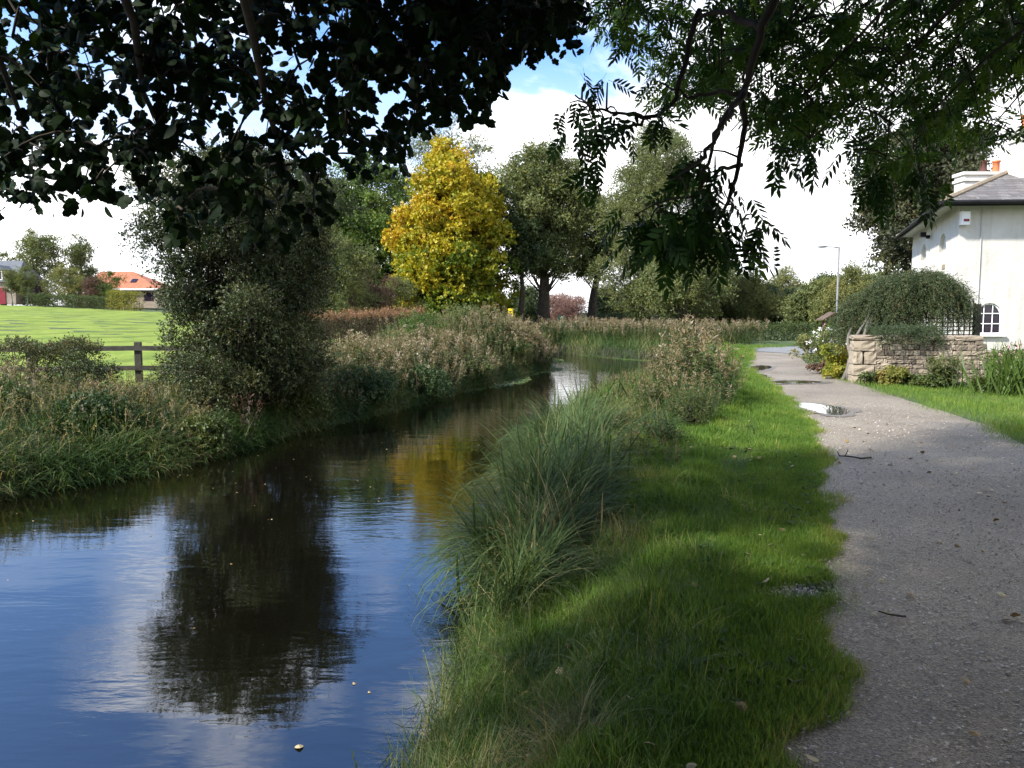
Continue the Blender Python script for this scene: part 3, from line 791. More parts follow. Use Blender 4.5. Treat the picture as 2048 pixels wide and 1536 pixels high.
def tree(name, label, cat, x, y, H, prof, crown_base, leaf, bark, nclump, crad, per, tpls, size, trunk_r, group=None, z=None,
         squash=1.0, rfun=None, edge=0.45, trunk_top=0.85, lean=(0, 0), stems=1, droop=0.2, twigs=0, up=0.35, lobes=5):
    """a tree that stands by itself: tapered trunk and limbs, and a crown of leaf clumps carried by the limbs"""
    z = gz(x, y) - 0.05 if z is None else z
    root = thing(name, label, cat, (x, y, z), group)
    base = np.array((x, y, z)); T = Acc(); A = Acc()
    P = np.asarray(prof, float)
    hh = crown_base + (H - crown_base) * np.linspace(0, 1, 60)
    rr = np.interp(np.linspace(0, 1, 60), P[:, 0], P[:, 1])
    w = rr ** 1.5 + 0.02; w /= w.sum()
    hi = rng.choice(60, nclump, p=w)
    ph = rng.uniform(0, 6.28, lobes)
    az = rng.uniform(0, 2 * math.pi, nclump)
    lob = 1 + 0.16 * sum(np.sin((q + 2) * az + ph[q] + hh[hi] * 0.35 * (q + 1)) for q in range(lobes)) / math.sqrt(lobes) * 1.2
    rad = rr[hi] * lob * rng.uniform(0, 1, nclump) ** edge
    cs = np.stack([np.cos(az) * rad, np.sin(az) * rad * squash, hh[hi] + rng.uniform(-0.3, 0.3, nclump)], -1)
    cs[:, :2] += np.array(lean)[None] * (cs[:, 2:3] / H)
    cs = base + cs
    cr = crad * rng.uniform(0.6, 1.3, nclump) * np.clip(0.45 + rr[hi] / rr.max(), 0.5, 1.1)
    rb = rng.uniform(0.2, 0.75, nclump) if rfun is None else rfun((cs - base) / np.array((rr.max(), rr.max(), H)))
    clump_leaves(A, cs, cr, per, tpls, size, rb, up=up, droop=droop)
    # trunk and limbs
    tops = []
    for s in range(stems):
        o = np.array((rng.normal() * 0.25, rng.normal() * 0.25, 0)) if stems > 1 else np.zeros(3)
        top = base + np.array((lean[0], lean[1], 0)) * trunk_top + np.array((rng.normal() * 0.25 + o[0] * 3, rng.normal() * 0.25 + o[1] * 3, H * trunk_top))
        n = 10; t = np.linspace(0, 1, n)[:, None]
        pts = (base + o) * (1 - t) + top * t + np.concatenate([rng.normal(size=(n, 2)) * trunk_r * 0.25, np.zeros((n, 1))], 1) * np.sin(np.pi * t)
        rads = trunk_r * (1 - 0.88 * t[:, 0]) * (1 + 0.5 * np.exp(-t[:, 0] * 18)) * (0.8 if stems > 1 else 1)
        T.tube(pts, rads, 10)
        tops.append(pts)
    for k in range(nclump):
        pts = tops[rng.integers(0, len(tops))]
        c = cs[k]; hd = np.linalg.norm(c[:2] - pts[0][:2])
        zt = max(base[2] + crown_base * 0.55, c[2] - hd * 0.75 - 0.3)
        i = int(np.argmin(abs(pts[:, 2] - zt))); s = pts[i]
        mid = s * 0.45 + c * 0.55 + np.array((0, 0, -0.12 * hd))
        r0 = max(0.012, trunk_r * 0.24 * rng.uniform(0.6, 1.1) * (1 - 0.6 * (s[2] - base[2]) / H))
        B = bez(s, mid, c, 6)
        T.tube(B, np.linspace(r0, r0 * 0.2, 6), 5, cap=False)
        for q in range(twigs):
            d = nrm(rdir(1)[0] + np.array((0, 0, 0.4)) + nrm(c - base) * 0.6)
            T.tube(bez(c, c + d * cr[k] * 0.6, c + d * cr[k] * 1.35 + rng.normal(size=3) * 0.05, 4), np.linspace(r0 * 0.3, 0.004, 4), 3, cap=False)
    T.build('trunk', bark, root, True)
    A.build('crown', leaf, root)
    return root

def X(px, Y): return (px - 1024) / F * Y
def Zt(py, Y): return at(1024, py, Y)[2]

# --- far side of the bend
YY = 56
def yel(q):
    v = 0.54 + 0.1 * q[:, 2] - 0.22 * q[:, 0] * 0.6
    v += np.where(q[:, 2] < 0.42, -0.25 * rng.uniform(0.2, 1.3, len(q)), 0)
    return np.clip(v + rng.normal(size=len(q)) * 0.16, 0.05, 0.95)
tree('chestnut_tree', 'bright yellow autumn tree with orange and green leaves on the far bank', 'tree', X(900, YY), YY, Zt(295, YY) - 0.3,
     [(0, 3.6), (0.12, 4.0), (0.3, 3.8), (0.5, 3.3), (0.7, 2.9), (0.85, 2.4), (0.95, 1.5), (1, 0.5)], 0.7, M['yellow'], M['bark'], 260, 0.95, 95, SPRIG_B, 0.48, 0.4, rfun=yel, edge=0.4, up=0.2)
Yb = 66
tree('willow_tree', 'tall thin grey-green tree topping the yellow tree from behind', 'tree', X(905, Yb), Yb, Zt(238, Yb),
     [(0, 2.0), (0.3, 4.0), (0.6, 4.6), (0.85, 3.2), (1, 0.7)], 4, M['olive'], M['bark'], 90, 1.1, 46, SPRIG_F, 0.75, 0.35, twigs=2)
Yc = 61
tree('sycamore_tree', 'dense dark green rounded tree left of the yellow tree', 'tree', X(735, Yc), Yc, Zt(325, Yc),
     [(0, 2.9), (0.2, 3.9), (0.5, 4.1), (0.75, 3.5), (0.92, 2.2), (1, 0.8)], 0.8, M['green_mid'], M['bark'], 170, 1.0, 62, SPRIG, 0.6, 0.35)
Yd = 60
tree('sycamore_tree', 'dark green tree behind the bushy bank, tops hidden by hanging leaves', 'tree', X(655, Yd), Yd, Zt(372, Yd),
     [(0, 2.6), (0.25, 3.8), (0.6, 3.6), (0.85, 2.6), (1, 0.6)], 0.8, M['green_mid'], M['bark'], 160, 1.0, 55, SPRIG, 0.65, 0.35)
Ye = 42
tree('hawthorn_tree', 'grey-green spreading bush tree between the dark bush and the sycamore', 'tree', X(640, Ye), Ye, Zt(470, Ye),
     [(0, 1.9), (0.3, 2.7), (0.65, 2.3), (1, 0.6)], 0.3, M['olive'], M['bark'], 110, 0.75, 60, SPRIG_F, 0.5, 0.16, stems=3)
Yf = 45
tree('russet_bush', 'purple-brown bush at the foot of the sycamore, left of the yellow tree', 'bush', X(742, Yf), Yf, Zt(540, Yf),
     [(0, 0.9), (0.35, 1.35), (0.7, 1.15), (1, 0.3)], 0.2, M['russet'], M['bark'], 46, 0.5, 60, SPRIG_F, 0.4, 0.08, stems=3)
tree('elder_bush', 'green bush at the left foot of the yellow tree', 'bush', X(800, 47), 47, Zt(565, 47),
     [(0, 0.9), (0.4, 1.3), (0.8, 0.9), (1, 0.3)], 0.2, M['olive'], M['bark'], 40, 0.5, 55, SPRIG_F, 0.4, 0.08, stems=2)
Yg = 60
tree('lime_tree', 'tall grey-green tree on a thick dark trunk right of the yellow tree', 'tree', X(1085, Yg), Yg, Zt(312, Yg),
     [(0, 1.8), (0.2, 3.2), (0.45, 3.6), (0.7, 3.3), (0.9, 2.2), (1, 0.7)], 4.3, M['olive'], M['bark'], 190, 0.95, 52, SPRIG_S, 0.66, 0.52, edge=0.5, twigs=1)
Yh = 58
tree('young_lime_tree', 'slim dark trunked tree between the yellow tree and the thick trunk', 'tree', X(1042, Yh), Yh, Zt(430, Yh),
     [(0, 0.9), (0.3, 1.7), (0.7, 1.5), (1, 0.4)], 4.0, M['dark'], M['bark'], 50, 0.8, 50, SPRIG_S, 0.6, 0.26)
Yi = 64
tree('lime_tree', 'dark trunked tree just right of the gap with the green sign', 'tree', X(1182, Yi), Yi, Zt(395, Yi),
     [(0, 1.2), (0.3, 2.2), (0.6, 2.2), (0.85, 1.5), (1, 0.5)], 4.4, M['olive'], M['bark'], 80, 0.9, 48, SPRIG_S, 0.65, 0.4, twigs=1)
Yj = 55
tree('willow_tree', 'tall loose yellow-green willow with a pale trunk behind the far reeds', 'tree', X(1312, Yj), Yj, Zt(258, Yj),
     [(0, 2.2), (0.18, 3.8), (0.35, 3.4), (0.55, 3.5), (0.75, 2.9), (0.9, 2.0), (1, 0.5)], 1.4, M['olive'], M['bark_pale'], 260, 0.95, 56, SPRIG_F, 0.66, 0.36, edge=0.55, twigs=2)
Yk = 52
tree('ash_tree', 'bushy olive tree with a brown trunk right of the tall willow', 'tree', X(1372, Yk), Yk, Zt(455, Yk),
     [(0, 1.8), (0.3, 3.0), (0.6, 2.7), (0.85, 1.6), (1, 0.5)], 1.2, M['olive'], M['bark_pale'], 130, 0.85, 50, SPRIG_S, 0.55, 0.3, twigs=1)
tree('pink_bush', 'dusty pink bush seen through the gap behind the green sign', 'bush', X(1128, 85), 85, Zt(600, 85),
     [(0, 2.0), (0.4, 2.6), (0.75, 2.0), (1, 0.6)], 0.3, M['pinkish'], M['bark'], 60, 0.8, 50, SPRIG_F, 0.6, 0.12, stems=3)
# --- wooded belt beyond the road (right)
for k, (px, Y, top, r, mat, lab) in enumerate([
        (1432, 60, 520, 2.4, 'olive', 'olive roadside tree next to the bushy ash over the reeds'),
        (1468, 66, 556, 2.3, 'dark', 'dark low tree behind the left end of the roadside hedge'),
        (1500, 58, 545, 1.9, 'willow', 'yellowish tree with feathery top beyond the roadside hedge'),
        (1535, 62, 578, 2.2, 'dark', 'darkest tree in the belt behind the middle of the roadside hedge'),
        (1562, 70, 540, 1.7, 'willow', 'feathery pale tree leaning right above the dark belt'),
        (1592, 60, 590, 2.0, 'dark', 'dark tree in the belt left of the street lamp'),
        (1632, 52, 575, 1.9, 'olive', 'brownish green bush tree just left of the street lamp'),
        (1705, 50, 535, 2.2, 'willow', 'pale green tree right of the street lamp'),
        (1660, 66, 552, 2.6, 'dark', 'dark tree rising behind the street lamp'),
        (1745, 58, 545, 2.2, 'olive', 'olive tree between the street lamp and the white house'),
        (1050, 78, 572, 1.9, 'dark', 'dark bush behind the slim trunk at the right foot of the yellow tree'),
        (1215, 72, 580, 1.6, 'dark', 'dark bush filling in right of the second dark trunk'),
        (1285, 76, 560, 2.6, 'dark', 'dark tree behind the willow trunk and far hedge'),
        (1350, 78, 575, 3.0, 'dark', 'dark tree behind the two pale trunks')]):
    h = Zt(top, Y) - gz(X(px, Y), Y)
    tree('belt_tree', lab, 'tree', X(px, Y), Y, h, [(0, r * 0.75), (0.3, r), (0.65, r * 0.85), (1, r * 0.25)], 0.3, M[mat], M['bark'], int(34 * r), 0.75, 48, SPRIG_F if mat == 'willow' else SPRIG_S, 0.6, 0.16,
         group='trees in the belt beyond the road', twigs=1 if mat == 'willow' else 0)
# --- tree behind the house
tree('copper_tree', 'big dark tree with reddish leaf tips behind the white house', 'tree', X(1845, 41), 41, Zt(255, 41),
     [(0, 1.2), (0.2, 2.1), (0.45, 3.0), (0.7, 3.2), (0.9, 2.2), (1, 0.8)], 1.6, leafmat('copper_leaf', [(0.0, (0.03, 0.035, 0.02)), (0.5, (0.06, 0.068, 0.03)), (0.85, (0.105, 0.1, 0.04)), (1.0, (0.13, 0.065, 0.045))], 0.25), M['bark'], 220, 0.9, 56, SPRIG, 0.55, 0.3, twigs=1, edge=0.55)

# --- across the field
def fz(px, Y): return gz(X(px, Y), Y)
for px, Y, top, prof, cb, mat, lab, nc in [
        (78, 105, 463, [(0, 1.2), (0.3, 3.0), (0.6, 3.3), (0.85, 2.4), (1, 0.8)], 2.0, 'olive', 'tall open crowned tree behind the stone house across the field', 90),
        (165, 110, 474, [(0, 1.0), (0.3, 1.7), (0.55, 1.3), (0.8, 2.0), (1, 0.8)], 2.0, 'olive', 'slim ragged tree left of the orange roof', 60),
        (12, 112, 505, [(0, 1.5), (0.4, 3.6), (0.8, 2.6), (1, 0.8)], 1.0, 'olive', 'tree at the left picture edge behind the stone house', 60)]:
    h = Zt(top, Y) - fz(px, Y)
    tree('parkland_tree', lab, 'tree', X(px, Y), Y, h, prof, cb, M[mat], M['bark'], int(nc * 0.8), 1.0, 30, SPRIG_S, 0.8, 0.3, group='trees across the field', twigs=1, edge=0.6)
for px, Y, top, r, mat, name, lab in [
        (140, 98, 535, 2.6, 'willow', 'shrub', 'rounded pale olive shrub behind the clipped field hedge'),
        (197, 97, 552, 1.7, 'russet', 'shrub', 'brown leaved shrub in front of the orange roof'),
        (232, 97, 545, 1.4, 'green_mid', 'shrub', 'dark green shrub covering the middle of the orange roof'),
        (86, 99, 562, 1.2, 'purple', 'shrub', 'dark purple shrub behind the clipped field hedge'),
        (52, 100, 535, 1.6, 'olive', 'shrub', 'brownish tree top behind the white birch stems')]:
    h = Zt(top, Y) - fz(px, Y)
    tree(name, lab, 'shrub', X(px, Y), Y, h, [(0, r * 0.8), (0.35, r), (0.7, r * 0.8), (1, r * 0.3)], 0.2, M[mat], M['bark'], int(28 * r), 0.7, 45, SPRIG_F, 0.6, 0.12, group='shrubs across the field')
for px, lab in ((30, 'white birch stem beside the stone house with the red door'), (59, 'white birch stem at the left end of the field hedge')):
    Y = 92
    h = Zt(540, Y) - fz(px, Y)
    tree('birch_tree', lab, 'tree', X(px, Y), Y, h, [(0, 0.5), (0.5, 0.9), (1, 0.3)], h * 0.4, M['olive'], M['metal'], 30, 0.5, 40, SPRIG_F, 0.5, 0.07, group='birches across the field', trunk_top=0.95)

# ------------------------------------------------------------------ hedges
def hedge(name, label, pts, w, h, mat, per_m2=220, size=0.22, tpls=SPRIG_S, z=None, rb=0.45, rough=0.08, cat='hedge', group=None, toprb=None):
    """clipped hedge: leaf sprigs over and inside a box that follows the ground, on a core of stems"""
    P = np.asarray(pts, float)
    root = thing(name, label, cat, (P[0][0], P[0][1], gz(P[0][0], P[0][1])), group)
    A = Acc(); B = Acc()
    for a, b in zip(P[:-1], P[1:]):
        L_ = np.linalg.norm(b - a); d = (b - a) / L_; n = np.array((-d[1], d[0]))
        cnt = int(L_ * (2 * h + w) * per_m2)
        t = rng.uniform(0, L_, cnt); u = rng.uniform(0, 2 * h + w, cnt)
        side = np.where(u < h, -w / 2, np.where(u < h + w, u - h - w / 2, w / 2))
        zz = np.where(u < h, u, np.where(u < h + w, h, 2 * h + w - u))
        outw = np.where((u < h)[:, None], -n, np.where((u < h + w)[:, None], np.zeros(2), n))
        O = np.concatenate([outw, ((u >= h) & (u < h + w)).astype(float)[:, None]], 1)
        xy = a + d * t[:, None] + n * side[:, None]
        wob = rough * (np.sin(t * 2.3 + zz * 3) + np.sin(t * 5.1 + 1 + side * 4)) * 0.5
        p = np.stack([xy[:, 0], xy[:, 1], ground_z(xy[:, 0], xy[:, 1]) + zz], -1) + O * (wob + rng.uniform(-0.18, 0.02, cnt))[:, None]
        dd = nrm(O + rdir(cnt) * 0.9); nn = nrm(O + rdir(cnt))
        r_ = rb + rng.normal(size=cnt) * 0.15
        if toprb is not None: r_ = np.where(zz > h * 0.88, toprb + rng.normal(size=cnt) * 0.1, r_)
        scatter(A, tpls, p, frames(dd, nn), size * rng.uniform(0.6, 1.2, cnt), np.clip(r_, 0, 1))
        for s in np.arange(0.15, L_, 0.35):
            q = a + d * s + n * rng.uniform(-0.2, 0.2) * w
            g = gz(q[0], q[1])
            for j in range(2):
                B.tube([(q[0], q[1], g - 0.05), (q[0] + rng.normal() * 0.08, q[1] + rng.normal() * 0.08, g + h * 0.5), (q[0] + rng.normal() * 0.15, q[1] + rng.normal() * 0.15, g + h * 0.93)], (0.02, 0.014, 0.006), 4)
    B.build('stem', M['bark'], root); A.build('foliage', mat, root)
    return root
hedge('hedge', 'long clipped dark green hedge along the far edge of the field', [(X(62, 90), 90), (X(222, 90), 90)], 1.2, 1.25, M['hedge'], 70, 0.35)
hedge('hedge', 'rounded yellow-green hedge right of the long field hedge', [(X(223, 88), 88), (X(284, 88), 88)], 1.4, 1.95, M['yellowhedge'], 70, 0.35, rough=0.2)
hedge('hedge', 'low dark clipped hedge beyond the road by the gravel path', [(10.2, 40.5), (12, 40.9), (16, 42.2)], 0.9, 0.78, M['hedge'], 130, 0.25, rb=0.3)
hedge('hedge', 'dark far hedge below the pale trunks behind the reeds', [(X(1175, 66), 66), (X(1420, 60), 60)], 1.0, 0.9, M['dark'], 70, 0.35)
hedge('hedge', 'low hedge with a rusty brown top behind the bushy left bank', [(X(560, 31), 31), (X(720, 35), 35), (X(840, 39), 39)], 0.8, 1.25, M['brownhedge'], 130, 0.25, rb=0.15, toprb=0.9, rough=0.15)

# ------------------------------------------------------------------ far houses
def stone_house():
    Y = 97; x1 = X(37, Y); g = gz(x1, Y)
    r = thing('stone_house', 'stone house with blue slate roof and red door across the field', 'house', (x1 - 4, Y + 2.5, g))
    A = Acc(); A.box((x1 - 4, Y + 3, g + 1.35), (8, 6, 2.7)); A.build('wall', M['farstone'], r)
    A = Acc(); zt = g + 2.7; ov = 0.35
    a, b = x1 - 8.35, x1 + ov
    A.add([(a, Y - ov, zt), (b, Y - ov, zt), (b, Y + 6 + ov, zt), (a, Y + 6 + ov, zt), (a, Y + 3, zt + 2.7), (b - 1.0, Y + 3, zt + 2.7)],
          Q=[(0, 1, 5, 4), (2, 3, 4, 5), (3, 2, 1, 0)], T=[(1, 2, 5), (3, 0, 4)])
    ro = A.build('roof', M['slate_far'], r)
    A = Acc(); c = x1 - 1.9
    A.box((c, Y + 0.7, zt + 0.75), (1.5, 1.6, 1.3))
    dm = A.build('dormer', M['farstone'], ro)
    A = Acc()
    A.add([(c - 0.95, Y - 0.3, zt + 1.4), (c + 0.95, Y - 0.3, zt + 1.4), (c + 0.95, Y + 2.3, zt + 1.4), (c - 0.95, Y + 2.3, zt + 1.4), (c, Y - 0.3, zt + 2.0), (c, Y + 2.3, zt + 2.0)],
          Q=[(0, 4, 5, 3), (4, 1, 2, 5)], T=[(0, 1, 4), (2, 3, 5)]); A.build('dormer_roof', M['slate_far'], r)
    A = Acc(); A.box((c, Y - 0.13, zt + 0.75), (0.95, 0.05, 1.0)); w = A.build('window', M['glass'], r)
    A = Acc()
    for q in (-0.5, 0.0, 0.5): A.box((c + q, Y - 0.17, zt + 0.75), (0.08, 0.05, 1.08))
    for q in (-0.5, 0.5): A.box((c, Y - 0.165, zt + 0.75 + q), (1.08, 0.05, 0.08))
    A.build('frame', M['paint'], w)
    A = Acc(); A.box((x1 - 1.75, Y - 0.03, g + 1.0), (1.1, 0.1, 2.0)); A.build('door', M['red_door'], r)
    A = Acc(); A.box((x1 - 0.9, Y - 0.06, g + 1.6), (0.16, 0.14, 0.28)); A.build('wall_lamp', M['gutter'], r)
stone_house()
def orange_house():
    Y = 104; g = gz(X(248, Y), Y); xa, xb = X(172, Y), X(322, Y); ez = Zt(577, Y); rz = Zt(540, Y)
    r = thing('bungalow', 'low bungalow with a hipped orange tiled roof across the field', 'house', ((xa + xb) / 2, Y + 3, g))
    A = Acc(); A.box(((xa + xb) / 2, Y + 3.5, (g + ez) / 2), (xb - xa - 0.8, 6.4, ez - g)); A.build('wall', M['farstone'], r)
    A = Acc(); ra, rb = X(208, Y + 3.5), X(272, Y + 3.5)
    A.add([(xa, Y - 0.2, ez), (xb, Y - 0.2, ez), (xb, Y + 7.2, ez), (xa, Y + 7.2, ez), (ra, Y + 3.5, rz), (rb, Y + 3.5, rz)], Q=[(0, 1, 5, 4), (2, 3, 4, 5), (3, 2, 1, 0)], T=[(1, 2, 5), (3, 0, 4)])
    ro = A.build('roof', M['tile'], r)
    A = Acc(); A.box(((xa + xb) / 2, Y - 0.22, ez - 0.1), (xb - xa, 0.08, 0.22)); A.build('fascia', M['paint'], r)
    A = Acc()
    px = X(264, Y); s = (rz - ez) / 3.7
    A.hexa([(px - .35, Y + 1.0, ez + 1.2 * s + .05), (px + .35, Y + 1.0, ez + 1.2 * s + .05), (px + .35, Y + 1.7, ez + 1.9 * s + .05), (px - .35, Y + 1.7, ez + 1.9 * s + .05),
            (px - .35, Y + 1.0, ez + 1.2 * s + .12), (px + .35, Y + 1.0, ez + 1.2 * s + .12), (px + .35, Y + 1.7, ez + 1.9 * s + .12), (px - .35, Y + 1.7, ez + 1.9 * s + .12)])
    A.build('skylight', M['glass'], ro)
    for q in (0.25, 0.62, 0.85):
        A = Acc(); cx = xa + (xb - xa) * q; A.box((cx, Y + 0.28, g + 1.5), (1.2, 0.06, 1.1)); A.build('window', M['glass'], r)
orange_house()

# ------------------------------------------------------------------ the white house on the right
def arch_loop(cx, z0, w, h, n=10):
    """closed arch outline in (along, z)"""
    r = w / 2
    P = [(cx - r, z0), (cx + r, z0)]
    for k in range(n + 1):
        a = math.pi * k / n
        P.append((cx + r * math.cos(a), z0 + h - r + r * math.sin(a)))
    return P
def wall_face(A, o, d, n_in, L, H, holes, depth=0.14):
    """a wall sheet from o along d, L long and H high, with arched holes and their reveals"""
    outer = [(0, 0), (L, 0), (L, H), (0, H)]
    loops = [outer] + [h[::-1] for h in holes]
    flat = [p for lp in loops for p in lp]
    tri = tessellate_polygon([[Vector((p[0], p[1], 0)) for p in lp] for lp in loops])
    V = [o + d * p[0] + np.array((0, 0, p[1])) for p in flat]
    A.add(V, T=tri)
    for h in holes:
        m = len(h)
        V = [o + d * p[0] + np.array((0, 0, p[1])) for p in h] + [o + d * p[0] + np.array((0, 0, p[1])) + n_in * depth for p in h]
        A.add(V, Q=[(k, (k + 1) % m, m + (k + 1) % m, m + k) for k in range(m)])
def fan(A, pts):
    c = np.mean(pts, 0); m = len(pts)
    A.add([c] + list(pts), T=[(0, 1 + k, 1 + (k + 1) % m) for k in range(m)])
def white_house():
    B = np.array((X(1906, 23.5), 23.5)); Aw = np.array((X(1816, 33.3), 33.3)); C = np.array((26.0, 22.6))
    D = C + (Aw - B) * 1.0
    EZ = Zt(402, 23.0)
    r = thing('white_house', 'white rendered house with hipped slate roof and arched window', 'house', (18, 28, 0))
    A = Acc()
    dl = nrm(Aw - B); Ll = np.linalg.norm(Aw - B); nl = np.array((-dl[1], dl[0])); nl = nl if nl[0] < 0 else -nl
    dl3 = np.array((*dl, 0)); nin = np.array((*(-nl), 0))
    panels = [arch_loop(Ll * 0.27, 0.5, 1.6, EZ - 1.0), arch_loop(Ll * 0.68, 0.5, 1.6, EZ - 1.0)]
    wall_face(A, np.array((*B, -0.1)), dl3, nin, Ll, EZ + 0.1, panels, 0.12)
    for h in panels: fan(A, [np.array((*B, -0.1)) + dl3 * p[0] + np.array((0, 0, p[1])) + nin * 0.12 for p in h])
    df = nrm(C - B); Lf = np.linalg.norm(C - B); df3 = np.array((*df, 0)); nf = np.array((df[1], -df[0], 0)); fin = -nf
    # arched window on the front
    wx = None
    cx = 0.0
    wp = at(1977, 640, 23.45); cx = (wp[0] - B[0]) / df[0]
    w0 = Zt(668, 23.45); w1 = Zt(606, 23.45)
    ww = 0.74
    hole = arch_loop(cx, w0 + 0.1, ww, w1 - w0)
    hole2 = arch_loop(cx + 4.2, w0 + 0.1, ww, w1 - w0)
    wall_face(A, np.array((*B, -0.1)), df3, fin, Lf, EZ + 0.1, [hole, hole2], 0.1)
    for a, b in ((C, D), (D, Aw)):
        A.add([(*a, -0.1), (*b, -0.1), (*b, EZ), (*a, EZ)], Q=[(0, 1, 2, 3)])
    A.build('wall', M['white'], r)
    for hl, hc in ((hole, cx), (hole2, cx + 4.2)):
        G = Acc(); o = np.array((*B, -0.1)) + fin * 0.09
        fan(G, [o + df3 * p[0] + np.array((0, 0, p[1])) for p in hl]); win = G.build('window', M['glass'], r)
        G = Acc(); o2 = np.array((*B, -0.1)) + fin * 0.06
        pts = [o2 + df3 * (hc + (p[0] - hc) * 0.955) + np.array((0, 0, w0 + 0.1 + (p[1] - w0 - 0.1) * 0.965 + 0.012)) for p in hl]
        G.tube(np.array(pts + pts[:2]), 0.026, 4, cap=False)
        H_ = w1 - w0; rr = ww / 2
        for q in (-1 / 6, 1 / 6):
            x_ = hc + q * ww; zt = w0 + 0.1 + H_ - rr + math.sqrt(rr * rr - (q * ww) ** 2)
            a = o2 + df3 * x_ + np.array((0, 0, w0 + 0.1)); b = o2 + df3 * x_ + np.array((0, 0, zt))
            G.tube([a, b], 0.014, 4)
        for q in (0.33, 0.66):
            a = o2 + df3 * (hc - rr) + np.array((0, 0, w0 + 0.1 + H_ * q)); b = a + df3 * ww
            G.tube([a, b], 0.014, 4)
        G.build('frame', M['paint'], win)
        G = Acc(); s = np.array((*B, 0)) + df3 * hc + nf * 0.03; G.box((s[0], s[1], w0 - 0.035), (ww + 0.16, 0.16, 0.065), math.atan2(df[1], df[0])); G.build('sill', M['paint'], win)
    # roof
    ov = 0.55
    nB = -dl * 1.0
    def off(p, u, v): return np.array(p) + u + v
    nl2 = nl; nf2 = nf[:2]
    def corner(p, n1, n2):
        k = 1 + n1 @ n2
        return np.array(p) + (n1 + n2) / k * ov
    e = [corner(B, nl2, nf2), corner(C, -nl2, nf2), corner(D, -nl2, -nf2), corner(Aw, nl2, -nf2)]
    R1 = np.array((17.9, 28.0)); R2 = np.array((23.5, 27.4)); RZ = EZ + 2.0
    V = [(*q, EZ) for q in e] + [(*R1, RZ), (*R2, RZ)]
    A = Acc(); A.add(V, Q=[(0, 1, 5, 4), (2, 3, 4, 5)], T=[(1, 2, 5), (3, 0, 4)]); roof = A.build('roof', M['slate'], r)
    A = Acc()
    for p, q in (((*e[0], EZ + 0.03), (*R1, RZ + 0.03)), ((*e[3], EZ + 0.03), (*R1, RZ + 0.03)), ((*R1, RZ + 0.03), (*R2, RZ + 0.03))):
        A.tube(np.array([p, q]), 0.075, 6)
    A.build('ridge_tile', plain('ridge_tile', [(0.3, (0.22, 0.17, 0.12)), (0.7, (0.33, 0.27, 0.19))], 4, 0.9, 0.3), roof)
    A = Acc(); A.add([(*q, EZ - 0.005) for q in e], Q=[(3, 2, 1, 0)])
    A.build('soffit', M['white'], r)
    A = Acc()
    for k in (0, 1, 3):
        p, q = e[k], e[(k + 1) % 4]
        t = nrm(q - p); n = np.array((t[1], -t[0]))
        A.hexa([(*(p - n * 0.0), EZ - 0.14), (*(q - n * 0.0), EZ - 0.14), (*(q - n * 0.03), EZ - 0.14), (*(p - n * 0.03), EZ - 0.14),
                (*(p - n * 0.0), EZ + 0.02), (*(q - n * 0.0), EZ + 0.02), (*(q - n * 0.03), EZ + 0.02), (*(p - n * 0.03), EZ + 0.02)])
        A.tube([(*(p + n * 0.06), EZ - 0.04), (*(q + n * 0.06), EZ - 0.04)], 0.06, 8)
    A.build('gutter', M['gutter'], r)
    def chimney(pxl, pxr, pyt, Y, pots, zb):
        xl, xr = X(pxl, Y), X(pxr, Y); zt = Zt(pyt, Y); w = xr - xl; cx = (xl + xr) / 2
        A = Acc(); A.box((cx, Y + 0.35, (zb + zt) / 2), (w, 0.7, zt - zb)); A.box((cx, Y + 0.35, zt - 0.22), (w + 0.12, 0.82, 0.1)); A.box((cx, Y + 0.35, zt + 0.03), (w + 0.14, 0.84, 0.12))
        ch = A.build('chimney', M['white'], r)
        for q in pots:
            A = Acc(); A.lathe((xl + w * q, Y + 0.35, zt + 0.09), [(0.15, 0), (0.13, 0.1), (0.125, 0.4), (0.16, 0.42), (0.16, 0.48), (0.1, 0.48), (0.1, 0.2), (0.001, 0.2)], 14); A.build('chimney_pot', M['russet_pot' if q == 0.55 else 'terracotta'], ch, True)
    chimney(1912, 1996, 348, 31.5, (0.55, 0.85), EZ + 0.3)
    chimney(2022, 2085, 262, 25.6, (0.3, 0.7), EZ + 0.4)
    # alarm box, lamp under the eaves, wall plaque, pipe
    a = at(1928, 437, 23.4)
    G = Acc(); G.box((a[0], a[1] - 0.05, a[2]), (0.24, 0.14, 0.38), math.atan2(df[1], df[0])); al = G.build('alarm_box', M['paint'], r)
    G = Acc(); G.box((a[0] + 0.01, a[1] - 0.125, a[2] - 0.06), (0.15, 0.02, 0.07), math.atan2(df[1], df[0])); G.build('alarm_panel', M['red_door'], al)
    s = B + dl * Ll * 0.5 + nl * 0.12
    G = Acc(); G.box((s[0], s[1], EZ - 0.5), (0.1, 0.1, 0.12), 0.3); G.box((s[0] + nl[0] * 0.16, s[1] + nl[1] * 0.16, EZ - 0.42), (0.26, 0.18, 0.16), math.atan2(dl[1], dl[0])); G.build('security_light', M['gutter'], r)
    s = B + dl * Ll * 0.22 + nl * 0.02
    G = Acc(); G.box((s[0], s[1], Zt(534, 25.6)), (0.34, 0.06, 0.16), math.atan2(dl[1], dl[0])); G.build('vent_cover', M['farstone'], r)
    p = B + df * 0.62
    G = Acc(); G.tube([(p[0], p[1] - 0.03, 0.3), (p[0], p[1] - 0.03, EZ - 0.1)], 0.012, 6); G.build('cable', plain('grey_cable', [(0.3, (0.4, 0.39, 0.37)), (0.7, (0.5, 0.49, 0.47))], 3, 0.6, 0), r)
white_house()

